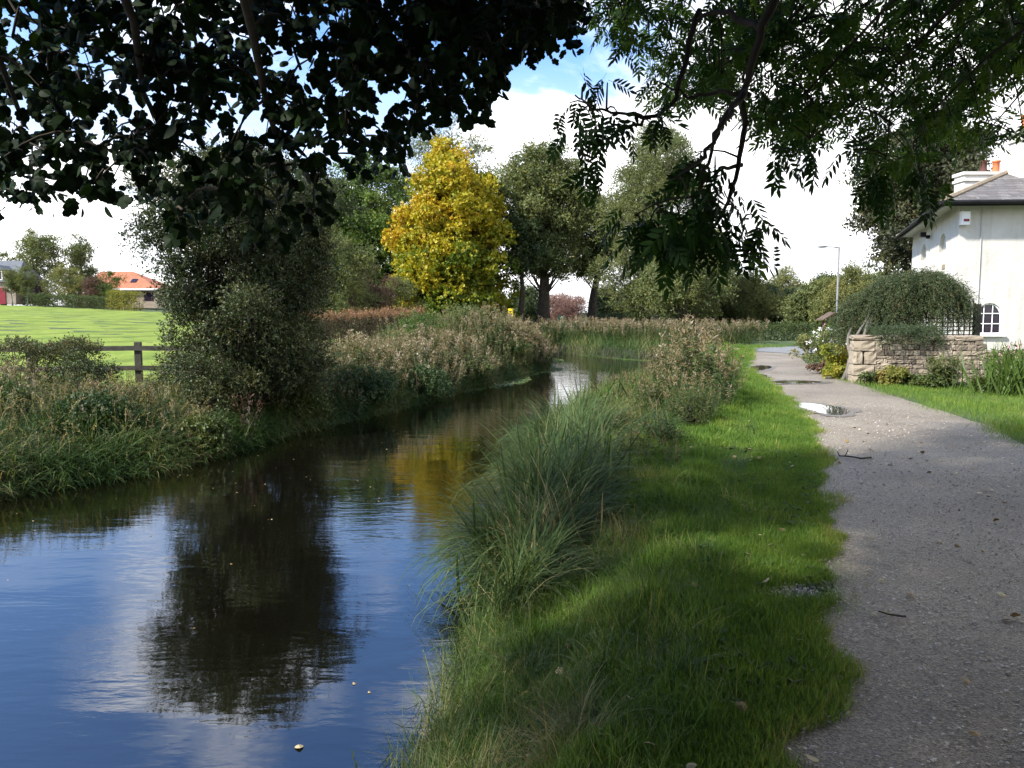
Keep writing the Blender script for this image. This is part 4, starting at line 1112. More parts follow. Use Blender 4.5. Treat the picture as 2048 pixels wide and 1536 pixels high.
# ------------------------------------------------------------------ garden wall
def stone_tpl(seed):
    r = np.random.default_rng(seed)
    n = 4; V = []; Q = []; idx = {}
    def vid(i, j, k):
        if (i, j, k) not in idx:
            p = np.array((i, j, k), float) / (n - 1) * 2 - 1
            q = p
            l = (np.abs(p) ** 16).sum() ** (1 / 16); q = p / max(l, 1e-6) * max(np.abs(p))
            V.append(q * 0.5 * (1 + r.normal(size=3) * 0.05)); idx[(i, j, k)] = len(V) - 1
        return idx[(i, j, k)]
    for a in range(n - 1):
        for b in range(n - 1):
            Q += [(vid(a, b, 0), vid(a, b + 1, 0), vid(a + 1, b + 1, 0), vid(a + 1, b, 0)), (vid(a, b, n - 1), vid(a + 1, b, n - 1), vid(a + 1, b + 1, n - 1), vid(a, b + 1, n - 1)),
                  (vid(a, 0, b), vid(a + 1, 0, b), vid(a + 1, 0, b + 1), vid(a, 0, b + 1)), (vid(a, n - 1, b), vid(a, n - 1, b + 1), vid(a + 1, n - 1, b + 1), vid(a + 1, n - 1, b)),
                  (vid(0, a, b), vid(0, a, b + 1), vid(0, a + 1, b + 1), vid(0, a + 1, b)), (vid(n - 1, a, b), vid(n - 1, a + 1, b), vid(n - 1, a + 1, b + 1), vid(n - 1, a, b + 1))]
    return TPL(V, (), Q)
STONES = [stone_tpl(k) for k in range(6)]
def garden_wall():
    a = gp(1706, 766, 0.0)[:2]; b = np.array((X(1962, 17.6), 17.6)); c = np.array((14.5, 16.4))
    r = thing('garden_wall', 'low rubble stone garden wall with dressed corner blocks', 'wall', (a[0], a[1], 0))
    d = nrm(b - a); L_ = np.linalg.norm(b - a); n = np.array((d[1], -d[0])); ang = math.atan2(d[1], d[0])
    H1 = 1.0
    core = Acc(); core.box((*(a + d * (L_ / 2) - n * -0.0 + np.array((0, 0.2))), H1 / 2 - 0.05), (L_ - 0.1, 0.34, H1))
    core.V[-1][:] = core.V[-1]
    core = Acc()
    def slab(p, q, z0, z1, th, push):
        t = nrm(q - p); m = np.array((t[1], -t[0]))
        core.hexa([(*(p + m * -push), z0), (*(q + m * -push), z0), (*(q - m * th), z0), (*(p - m * th), z0), (*(p + m * -push), z1), (*(q + m * -push), z1), (*(q - m * th), z1), (*(p - m * th), z1)])
    slab(a + d * 0.04, b, -0.1, H1 - 0.03, 0.38, 0.035)
    slab(b, c, -0.1, 0.66, 0.38, 0.035)
    core.build('mortar_core', M['mortar'], r)
    S = Acc()
    def courses(p, q, top, start):
        t = nrm(q - p); m = np.array((t[1], -t[0])); LL = np.linalg.norm(q - p); an = math.atan2(t[1], t[0])
        z = -0.03
        Rm = np.array([[math.cos(an), -math.sin(an), 0], [math.sin(an), math.cos(an), 0], [0, 0, 1]])
        while z < top - 0.05:
            h = min(rng.uniform(0.055, 0.13), top - z); s = start + rng.uniform(0, 0.06)
            while s < LL:
                w = rng.uniform(0.06, 0.26) * rng.uniform(0.7, 1.3); hh = h * rng.uniform(0.75, 1.15)
                ctr = p + t * (s + w / 2) - m * rng.uniform(0.05, 0.075)
                tilt = rng.normal() * 0.09
                Rt = Rm @ np.array([[math.cos(tilt), 0, -math.sin(tilt)], [0, 1, 0], [math.sin(tilt), 0, math.cos(tilt)]])
                S.inst(STONES[rng.integers(0, 6)], np.array([[ctr[0], ctr[1], z + h / 2]]), Rt[None], np.array([[w * 0.96, 0.2, hh]]), np.array([rng.uniform(0.05, 0.95)]))
                s += w
            z += h
    courses(a, b, H1 - 0.02, 0.38); courses(b, c, 0.66, 0.0)
    S.build('stonework', M['stone'], r)
    Qn = Acc(); z = -0.03
    Rm = np.array([[math.cos(ang), -math.sin(ang), 0], [math.sin(ang), math.cos(ang), 0], [0, 0, 1]])
    for k, (h, w) in enumerate(((0.2, 0.16), (0.26, 0.46), (0.3, 0.2), (0.24, 0.46))):
        ctr = a + d * (w / 2 - 0.03) - n * 0.16
        Qn.inst(STONES[k], np.array([[ctr[0], ctr[1], z + h / 2]]), Rm[None], np.array([[w, 0.46, h - 0.012]]), np.array([0.72]))
        if w < 0.3:
            ctr = a + d * (w + 0.14) - n * 0.15
            Qn.inst(STONES[k + 1], np.array([[ctr[0], ctr[1], z + h / 2]]), Rm[None], np.array([[0.26, 0.42, h - 0.015]]), np.array([0.62]))
        z += h
    Qn.build('corner_stone', M['stone'], r)
    Cp = Acc(); s = -0.05
    while s < L_ - 0.05:
        w = min(rng.uniform(0.45, 0.8), L_ + 0.03 - s); ctr = a + d * (s + w / 2) - n * 0.18
        Cp.inst(STONES[rng.integers(0, 6)], np.array([[ctr[0], ctr[1], H1 + 0.035]]), Rm[None], np.array([[w - 0.012, 0.5, 0.11]]), np.array([rng.uniform(0.5, 0.75)])); s += w
    t2 = nrm(c - b); n2 = np.array((t2[1], -t2[0])); an = math.atan2(t2[1], t2[0]); s = 0.0; L2 = np.linalg.norm(c - b)
    R2 = np.array([[math.cos(an), -math.sin(an), 0], [math.sin(an), math.cos(an), 0], [0, 0, 1]])
    while s < L2:
        w = rng.uniform(0.35, 0.6); ctr = b + t2 * (s + w / 2) - n2 * 0.18
        Cp.inst(STONES[rng.integers(0, 6)], np.array([[ctr[0], ctr[1], 0.7]]), R2[None], np.array([[w - 0.012, 0.48, 0.11]]), np.array([rng.uniform(0.4, 0.6)])); s += w
    Cp.build('coping', M['stone'], r)
garden_wall()

# --- cotoneaster mound over the wall, with its twisted stem
def mound():
    Y = 19.6
    cx = X(1815, Y); r = thing('cotoneaster_shrub', 'big dark arching shrub spilling over the garden wall', 'shrub', (X(1697, 18.6), 18.6, 0))
    A = Acc(); T = Acc()
    base = np.array((X(1697, 18.7), 18.7, 0))
    W_ = (1955 - 1688) / 2 / F * Y; top = Zt(552, Y)
    hubs = []
    for k in range(7):
        t = (k + 0.5) / 7
        hubs.append(np.array((cx + (t - 0.5) * 2 * W_ * 0.75, Y + rng.uniform(-0.2, 0.4), top - 0.2 - 2.4 * abs(t - 0.58) ** 2)))
    # twisted main stems
    for q in range(4):
        pts = []
        h = hubs[min(q, 2)]
        for s in np.linspace(0, 1, 12):
            p = base * (1 - s) + h * s * 1.0
            p = p + np.array((0.1 * math.sin(s * 9 + q * 1.7), 0.1 * math.cos(s * 9 + q * 1.7), 0.0)) * (1 - s) + np.array((-0.12 * math.sin(s * 3.1), 0, 0.5 * s * (1 - s)))
            pts.append(p)
        T.tube(pts, np.linspace(0.05, 0.018, 12), 7)
    T.build('stem', M['bark_pale'], r, True)
    # arching sprays falling over all sides
    n = 1150
    k = rng.integers(0, 7, n); H_ = np.array(hubs)
    az = rng.uniform(0, 2 * math.pi, n)
    out = rng.uniform(0.15, 1.0, n) ** 0.7
    S0 = H_[k] + rng.normal(size=(n, 3)) * 0.12
    for i in range(n):
        dx, dy = math.cos(az[i]), math.sin(az[i]) * 0.75
        u = (S0[i, 0] - cx) / W_
        L1 = 0.35 + 0.55 * out[i]; L1 *= 1.0 - 0.35 * max(0, u * dx)
        drop = (0.25 + 1.05 * out[i] ** 1.5) * (0.8 if u < 0.35 else 0.55)
        a = S0[i]; e = a + np.array((dx * L1, dy * L1, -drop)); m = a + np.array((dx * L1 * 0.75, dy * L1 * 0.75, 0.28))
        e[2] = max(e[2], 0.75)
        P = bez(a, m, e, 9)
        tg = nrm(np.gradient(P, axis=0))
        pp = np.repeat(P[1:], 2, 0) + rng.normal(size=(16, 3)) * 0.035; tt = np.repeat(tg[1:], 2, 0)
        dd = nrm(tt + rdir(16) * 0.55); nn = nrm(rdir(16) + np.array((dx, dy, 0.6)))
        scatter(A, SPRIG_F, pp, frames(dd, nn), 0.17 * rng.uniform(0.7, 1.3, 16), np.clip(0.35 + 0.3 * rng.uniform() * (P[-1, 2] * 0 + 1) + rng.normal(size=16) * 0.12 + (0.25 if rng.uniform() < 0.06 else 0), 0, 1))
    # curtain hanging down the front of the wall
    for i in range(100):
        x = rng.uniform(X(1740, 18), X(1868, 18)); ln = rng.uniform(0.05, 0.38)
        a = np.array((x, 18.25, 1.25)); P = bez(a, a + np.array((0, -0.5, 0.1)), a + np.array((rng.normal() * 0.08, -0.62, -ln)), 7)
        pp = np.repeat(P, 2, 0) + rng.normal(size=(14, 3)) * 0.03
        scatter(A, SPRIG_F, pp, frames(nrm(rdir(14) + np.array((0, -0.3, -0.7))), rdir(14)), 0.14 * rng.uniform(0.7, 1.3, 14), np.clip(0.35 + rng.normal(size=14) * 0.12, 0, 1))
    A.build('foliage', M['cotone'], r)
mound()
def trellis():
    Y = 19.9; r = thing('trellis', 'dark wooden square trellis beside the arching shrub', 'trellis', (X(1880, Y), Y, 0.0))
    xa, xb = X(1828, Y), X(1948, Y); za, zb = 0.95, Zt(612, Y)
    A = Acc()
    for x in np.linspace(xa, xb, 12): A.box((x, Y, (za + zb) / 2), (0.022, 0.022, zb - za))
    for z in np.linspace(za, zb, 9): A.box(((xa + xb) / 2, Y + 0.023, z), (xb - xa, 0.022, 0.022))
    A.build('lattice', M['wood'], r)
    A = Acc(); A.box((xb + 0.03, Y, zb / 2), (0.13, 0.13, zb + 0.1)); A.build('post', M['wood'], r)
    A = Acc(); A.box((xa - 0.03, Y, zb / 2), (0.1, 0.1, zb)); A.build('post', M['wood'], r)
trellis()

# ------------------------------------------------------------------ street furniture and small things
def lamp():
    Y = 46; x = X(1671, Y); g = gz(x, Y); zt = Zt(494, Y)
    r = thing('street_lamp', 'grey street lamp with a single arm behind the garden', 'street lamp', (x, Y, g))
    A = Acc(); A.lathe((x, Y, g - 0.1), [(0.1, 0), (0.1, 1.1), (0.06, 1.2), (0.05, zt - g + 0.1), (0.001, zt - g + 0.1)], 12); A.build('pole', M['metal'], r, True)
    A = Acc(); A.tube([(x, Y, zt - 0.05), (x - 0.3, Y, zt + 0.0), (x - 0.75, Y, zt + 0.02)], 0.03, 8); A.build('arm', M['metal'], r, True)
    A = Acc(); xx = x - 0.95
    pr = [(-0.28, 0.02, 0.03), (-0.2, 0.09, 0.07), (0.0, 0.11, 0.09), (0.2, 0.07, 0.06), (0.28, 0.03, 0.03)]
    V = []
    for (q, w, h) in pr:
        V += [(xx + q, Y - w, zt - h * 0.5), (xx + q, Y + w, zt - h * 0.5), (xx + q, Y + w * 0.6, zt + h), (xx + q, Y - w * 0.6, zt + h)]
    Q = []
    for k in range(4):
        for j in range(4): Q.append((4 * k + j, 4 * k + (j + 1) % 4, 4 * k + 4 + (j + 1) % 4, 4 * k + 4 + j))
    Q += [(3, 2, 1, 0), (16, 17, 18, 19)]
    A.add(V, Q=Q); A.build('lamp_head', M['metal'], r, True)
lamp()
def bird_table():
    Y = 27; x = X(1661, Y); g = 0
    r = thing('bird_table', 'brown wooden bird table with pitched roof in the garden', 'bird table', (x, Y, g))
    zr = Zt(626, Y)
    A = Acc(); A.box((x, Y, 0.55), (0.1, 0.1, 1.1)); A.build('post', M['wood_brown'], r)
    A = Acc(); A.box((x, Y, 1.08), (0.55, 0.45, 0.05)); A.build('tray', M['wood_brown'], r)
    for sx in (-0.2, 0.2):
        for sy in (-0.16, 0.16):
            A = Acc(); A.box((x + sx, Y + sy, 1.26), (0.05, 0.05, 0.32)); A.build('upright', M['wood_brown'], r)
    A = Acc()
    for s in (-1, 1):
        p = np.array((x, Y, zr)); q = np.array((x + s * 0.4, Y, zr - 0.24)); h = np.array((0, 0.3, 0)); u = np.array((0, 0, 0.03))
        A.hexa([p - h, q - h, q + h, p + h, p - h + u, q - h + u, q + h + u, p + h + u])
    A.build('roof', M['wood_brown'], r)
bird_table()
def fence():
    p0 = np.array((X(276, 18.6), 18.6)); d = nrm(np.array((-1.0, -0.1)))
    r = thing('rail_fence', 'dark two-rail wooden fence between bank and field', 'fence', (*p0, gz(*p0)))
    ends = [p0 + d * s for s in (-2.6, 0, 2.4, 4.8)]
    for q in ends:
        g = gz(*q); A = Acc(); A.box((q[0], q[1], g + 0.4), (0.14, 0.12, 1.12), 0.1); A.build('post', M['wood'], r)
    for a, b in zip(ends[:-1], ends[1:]):
        for h in (0.36, 0.82):
            A = Acc(); za, zb = gz(*a) + h, gz(*b) + h; s = np.array((0, -0.085)); t = 0.055
            A.hexa([(a[0], a[1] + s[1] - .02, za - t), (b[0], b[1] + s[1] - .02, zb - t), (b[0], b[1] + s[1] + .02, zb - t), (a[0], a[1] + s[1] + .02, za - t),
                    (a[0], a[1] + s[1] - .02, za + t), (b[0], b[1] + s[1] - .02, zb + t), (b[0], b[1] + s[1] + .02, zb + t), (a[0], a[1] + s[1] + .02, za + t)])
            A.build('rail', M['wood'], r)
fence()
def signs():
    Y = 50; p = at(1021, 634, Y); g = gz(p[0], Y)
    r = thing('yellow_sign', 'small yellow notice on a post at the foot of the yellow tree', 'sign', (p[0], Y, g))
    z1, z0 = Zt(617, Y), Zt(634, Y)
    A = Acc(); A.box((p[0], Y + 0.06, (g + z1) / 2), (0.08, 0.08, z1 - g)); A.build('post', M['wood'], r)
    A = Acc(); A.box((p[0], Y, (z0 + z1) / 2), (0.31, 0.03, z1 - z0)); b = A.build('board', M['sign_yellow'], r)
    A = Acc(); A.box((p[0], Y, z0 - 0.35), (0.27, 0.03, 0.5)); A.build('lower_board', M['sign_yellow'], r)
    A = Acc(); A.box((p[0] + 0.02, Y - 0.018, z0 + 0.16), (0.16, 0.006, 0.12)); A.build('lettering', M['gutter'], b); A = Acc(); A.box((p[0], Y - 0.018, z0 + 0.36), (0.2, 0.006, 0.05)); A.build('lettering', M['gutter'], b)
    Y = 66; p = at(1123, 640, Y); g = gz(p[0], Y)
    r = thing('green_sign', 'tall dark green information board on two posts in the gap', 'sign', (p[0], Y, g))
    z1, z0 = Zt(632, Y), Zt(658, Y); w = 0.42
    for s in (-w / 2 - 0.03, w / 2 + 0.03):
        A = Acc(); A.box((p[0] + s, Y, (g + z1) / 2 + 0.05), (0.07, 0.07, z1 - g + 0.15)); A.build('post', M['sign_green'], r)
    A = Acc(); A.box((p[0], Y, (z0 + z1) / 2), (w, 0.05, z1 - z0)); b = A.build('board', M['sign_green'], r)
    A = Acc()
    for k in range(5): A.box((p[0] + (k % 2) * 0.02, Y - 0.028, z1 - 0.14 - k * 0.12), (0.28 - 0.05 * (k % 2), 0.006, 0.045))
    A.box((p[0], Y - 0.028, z1 - 0.02 - 0.03), (0.09, 0.006, 0.07))
    A.build('lettering', M['sign_mark'], b)
    Y = 68; a, c = at(1066, 660, Y), at(1113, 660, Y); g = gz(a[0], Y)
    r = thing('yellow_banner', 'bright yellow banner strip by the thick dark trunk', 'banner', ((a[0] + c[0]) / 2, Y, g))
    z1, z0 = Zt(653, Y), Zt(664, Y)
    A = Acc(); n = 12
    for k in range(n):
        x0 = a[0] + (c[0] - a[0]) * k / n; x1 = a[0] + (c[0] - a[0]) * (k + 1) / n; y0 = Y + 0.05 * math.sin(k); y1 = Y + 0.05 * math.sin(k + 1)
        A.hexa([(x0, y0, z0), (x1, y1, z0), (x1, y1 + .02, z0), (x0, y0 + .02, z0), (x0, y0, z1), (x1, y1, z1), (x1, y1 + .02, z1), (x0, y0 + .02, z1)])
    A.build('cloth', M['tarp'], r)
    for q in (a, c):
        A = Acc(); A.box((q[0], Y + 0.1, (g + z1) / 2), (0.06, 0.06, z1 - g + 0.1)); A.build('post', M['wood'], r)
    A = Acc(); A.box((c[0] - 0.5, Y - 0.05, z0 + 0.1), (0.9, 0.02, 0.18)); A.build('lower_strip', M['paint'], r)
    Y = 64; p = at(1163.5, 651, Y); g = gz(p[0], Y)
    A = Acc(); A.lathe((p[0], Y, g - 0.1), [(0.07, 0), (0.07, Zt(643, Y) - g), (0.05, Zt(643, Y) - g + 0.1), (0.001, Zt(643, Y) - g + 0.12)], 10)
    tag(A.build('marker_post', M['paint'], smooth=True), 'small white marker post right of the green sign', 'post')
signs()

def sticks():
    a = gp(874, 1211, WZ - 0.02); b = at(945, 1150, a[1] + 0.05)
    A = Acc(); A.tube(bez(a, (a + b) / 2 + np.array((0, 0, 0.02)), b + (b - a) * 0.5, 6), np.linspace(0.008, 0.012, 6), 6)
    tag(A.build('stick', M['twig']), 'thin dark stick leaning out of the sedge into the water', 'stick')
    a = gp(905, 1215, WZ - 0.02); b = at(950, 1180, a[1] + 0.08)
    A = Acc(); A.tube([a, (a + b) / 2, b], (0.004, 0.005, 0.006), 5)
    tag(A.build('stick', M['bark_pale']), 'short pale stick in the water beside the longer dark stick', 'stick')
    pts = [gp(1675, 903, 0.05), gp(1679, 912, 0.03), gp(1690, 912, 0.035), gp(1708, 914, 0.04), gp(1722, 917, 0.05), gp(1742, 915, 0.035)]
    A = Acc(); A.tube(pts, np.linspace(0.006, 0.011, 6), 6); A.tube([pts[2], pts[2] + np.array((0.05, 0.05, 0.05)), pts[2] + np.array((0.08, 0.12, 0.06))], (0.006, 0.005, 0.003), 5)
    tag(A.build('twig', M['twig']), 'crooked dark twig lying on the sunlit gravel path', 'twig')
    pts = [gp(1757, 1222, 0.04), gp(1775, 1228, 0.04), gp(1795, 1231, 0.035), gp(1812, 1233, 0.04)]
    A = Acc(); A.tube(pts, np.linspace(0.004, 0.006, 4), 5)
    tag(A.build('twig', M['twig']), 'short straight twig on the shaded near gravel', 'twig')
    p = gp(597, 1489, WZ + 0.006)
    A = Acc(); t = LOBED[1]; A.inst(t, p[None], frames(np.array([[0.4, -0.9, 0.12]]), np.array([[0, 0.1, 1.0]])), 0.05, np.array([0.6]))
    tag(A.build('floating_leaf', M['deadleaf']), 'single pale leaf floating low down on the near water', 'leaf')
sticks()
def floating():
    n = 620; A = Acc()
    x = rng.uniform(-7, 4, n); y = rng.uniform(4, 30, n) 
    sd, _ = canal_sd(np.stack([x, y], -1)); m = (sd < -0.05) & (rng.uniform(size=n) < np.clip(0.25 + (y - 5) / 10, 0.06, 1))
    p = np.stack([x, y, np.full(n, WZ + 0.004)], -1)[m]
    d = rdir(len(p)); d[:, 2] *= 0.12
    nn = np.tile((0, 0, 1.0), (len(p), 1)) + rdir(len(p)) * 0.1
    scatter(A, [LOBED[1]], p, frames(nrm(d), nn), 0.02 * rng.uniform(0.4, 1.3, len(p)), rng.uniform(0, 0.7, len(p)))
    tag(A.build('fallen_leaves', M['deadleaf']), 'tiny fallen leaves floating on the dark canal', 'leaves', kind='stuff')
floating()

# ------------------------------------------------------------------ grass, gravel, bank plants
def pts_in(x0, x1, y0, y1, n, cond, dens=None):
    x = rng.uniform(x0, x1, n); y = rng.uniform(y0, y1, n)
    sd, left = canal_sd(np.stack([x, y], -1))
    m = cond(x, y, sd, left)
    return np.stack([x[m], y[m], ground_i(x[m], y[m])], -1), sd[m]

def lawn():
    A = Acc()
    patch = lambda x, y: 0.5 + 0.5 * np.sin(1.7 * x + 0.8 * y) * np.sin(1.1 * y - 0.6 * x)
    for (y0, y1, n, s0, s1) in ((2.2, 5, 95000, 0.022, 0.06), (5, 9, 120000, 0.025, 0.065), (9, 15, 90000, 0.035, 0.085), (15, 26, 60000, 0.06, 0.12), (26, 38, 40000, 0.1, 0.18)):
        def cond(x, y, sd, left):
            edge = pl_x(y) + 0.1 * np.sin(3.1 * y) + 0.06 * np.sin(7.7 * y + 1) + np.abs(rng.normal(size=len(x))) * 0.09 - 0.05
            bare = ((x - 1.66) / 0.3) ** 2 + ((y - 4.42 - 0.25 * (x - 1.6)) / 0.14) ** 2 < rng.uniform(0.05, 1.9, len(x))
            return (sd > 0.12) & (~left) & (x < edge) & ~bare
        p, sd = pts_in(-0.8, 11, y0, y1, n * 3, cond)
        rr = 0.42 + rng.normal(size=len(p)) * 0.17 + 0.22 * (patch(p[:, 0] * 1.7, p[:, 1] * 1.7) - 0.5) + 0.12 * np.sin(p[:, 0] * 9 + 2 * np.sin(p[:, 1] * 4)) * np.sin(p[:, 1] * 7)
        dry = np.exp(-((pl_x(p[:, 1]) - p[:, 0]) / 0.25)) * 0.18
        L_ = rng.uniform(s0, s1, len(p)) * (0.6 + 0.8 * patch(p[:, 0], p[:, 1]) + 0.7 * np.clip(np.sin(p[:, 0] * 6.1 + p[:, 1] * 2.3) * np.sin(p[:, 1] * 5.3 - p[:, 0] * 3.1), 0, 1))
        L_ *= np.clip(0.8 + (pl_x(p[:, 1]) - p[:, 0]) * 0.7, 0.8, 1.6)
        p[:, 2] = np.where(p[:, 0] > pl_x(p[:, 1]) - 0.6, np.maximum(p[:, 2], 0.002), p[:, 2])
        scatter(A, BLADES, p, yaw(len(p), 0.25), L_, np.clip(rr + dry, 0, 1))
    # thick turf creeping over the gravel edge
    def cond(x, y, sd, left):
        edge = pl_x(y) + 0.05 + 0.07 * np.sin(2.3 * y + 1) + 0.05 * np.sin(6.1 * y) + 0.03 * np.sin(15 * y)
        bare = ((x - 1.66) / 0.3) ** 2 + ((y - 4.42 - 0.25 * (x - 1.6)) / 0.14) ** 2 < rng.uniform(0.05, 1.9, len(x))
        return (x < edge - np.abs(rng.normal(size=len(x))) * 0.06) & (x > pl_x(y) - 0.75) & ~bare
    for (y0, y1, n, l0, l1) in ((2.2, 6, 300000, 0.03, 0.07), (6, 12, 300000, 0.035, 0.08), (12, 22, 220000, 0.05, 0.1)):
        p, sd = pts_in(float(pl_x(y0)) - 0.8, float(pl_x(y1)) + 0.2, y0, y1, n, cond)
        p[:, 2] = np.maximum(p[:, 2], 0.002)
        rr = 0.45 + rng.normal(size=len(p)) * 0.18 + 0.12 * np.sin(p[:, 0] * 9 + 2 * np.sin(p[:, 1] * 4)) * np.sin(p[:, 1] * 7) + 0.2 * np.exp(-np.clip(pl_x(p[:, 1]) - p[:, 0], 0, 1) / 0.1)
        scatter(A, BLADES, p, yaw(len(p), 0.35), rng.uniform(l0, l1, len(p)), np.clip(rr, 0, 1))
    # a rougher band between lawn and water plants
    for (y0, y1, n, l0, l1) in ((2.4, 6, 30000, 0.06, 0.15), (6, 12, 36000, 0.07, 0.2), (12, 24, 26000, 0.09, 0.26)):
        def cond(x, y, sd, left):
            tuft = np.sin(x * 3.3 + 1.2 * y) * np.sin(2.1 * y - 1.9 * x) + 0.5 * np.sin(7 * x + 5 * y)
            return (sd > 0.25) & (sd < 1.9 + 0.3 * np.sin(1.3 * y)) & (~left) & (x < pl_x(y) - 0.35) & (tuft > rng.normal(size=len(x)) * 0.35 + 0.1)
        p, sd = pts_in(-0.6, 6, y0, y1, n * 4, cond)
        scatter(A, LONGB, p, yaw(len(p), 0.45), rng.uniform(l0, l1, len(p)) * 1.4, np.clip(0.52 + 0.34 * np.sin(p[:, 0] * 4 + p[:, 1] * 3) + rng.normal(size=len(p)) * 0.25, 0, 1))
    # right verge beyond the path
    for (y0, y1, n) in ((5.5, 11, 90000), (11, 18.6, 80000), (18.6, 31, 26000)):
        def cond(x, y, sd, left):
            edge = pr_x(y) + 0.12 * np.sin(2.3 * y) + rng.normal(size=len(x)) * 0.12
            wall = (y < 18.4 - (x - 8) * 0.14 - 0.7) | (x < 8.0)
            thin = rng.uniform(size=len(x)) < np.clip((x - edge) / 1.2 + 0.25, 0, 1)
            return (x > edge) & wall & thin & ((y < 18.5) | (x < pr_x(y) + 1.0))
        p, sd = pts_in(5.2, 14, y0, y1, n * 2, cond)
        p[:, 2] = np.where(p[:, 0] < pr_x(p[:, 1]) + 0.7, np.maximum(p[:, 2], 0.016), p[:, 2])
        L_ = rng.uniform(0.04, 0.11, len(p)) * (0.7 + 0.6 * patch(p[:, 0], p[:, 1]))
        rr = 0.55 + rng.normal(size=len(p)) * 0.17
        scatter(A, BLADES, p, yaw(len(p), 0.3), L_, np.clip(rr, 0, 1))
    # island by the road and far ground
    def cond(x, y, sd, left): return (sd > 0.4) & (~left) & (x < 12.5) & (x > 5) & ~((x > np.interp(y, [28.5, 33.5, 36], [8.4, 9.9, 11.5])) & (y < 36))
    p, sd = pts_in(5, 13, 33, 41, 24000, cond)
    scatter(A, BLADES, p, yaw(len(p), 0.25), rng.uniform(0.1, 0.2, len(p)), np.clip(0.5 + rng.normal(size=len(p)) * 0.2, 0, 1))
    tag(A.build('grass', M['grass']), 'short green grass beside the gravel path', 'grass', kind='stuff')
lawn()

def gravel():
    A = Acc()
    oct_ = TPL([(1, 0, 0), (-1, 0, 0), (0, 1, 0), (0, -1, 0), (0, 0, 1), (0, 0, -1)], [(0, 2, 4), (2, 1, 4), (1, 3, 4), (3, 0, 4), (2, 0, 5), (1, 2, 5), (3, 1, 5), (0, 3, 5)])
    for y0, y1, n, s in ((2.0, 4.5, 8000, 0.0075), (4.5, 8, 7000, 0.008), (8, 14, 4000, 0.009)):
        x = rng.uniform(1.0, 6.5, n); y = rng.uniform(y0, y1, n)
        m = (x > pl_x(y) - 0.03 + rng.normal(size=n) * 0.12) & (x < pr_x(y) + 0.1)
        p = np.stack([x, y, np.maximum(0.02, ground_i(x, y) + 0.003)], -1)[m]; k = len(p)
        sc = s * rng.uniform(0.5, 1.5, (k, 3)) * np.array((1, 1, 0.35))
        A.inst(oct_, p, yaw(k, 0.25), sc, rng.uniform(0, 1, k))
    n = 420
    p = np.stack([1.66 + rng.normal(size=n) * 0.15, 4.43 + rng.normal(size=n) * 0.08, np.zeros(n)], -1); p[:, 2] = ground_z(p[:, 0], p[:, 1]) + 0.005
    A.inst(oct_, p, yaw(n, 0.4), 0.01 * rng.uniform(0.5, 1.4, (n, 3)), rng.uniform(0, 1, n))
    tag(A.build('gravel', M['gravel_stone']), 'loose grey gravel stones on the path', 'gravel', kind='stuff')
gravel()

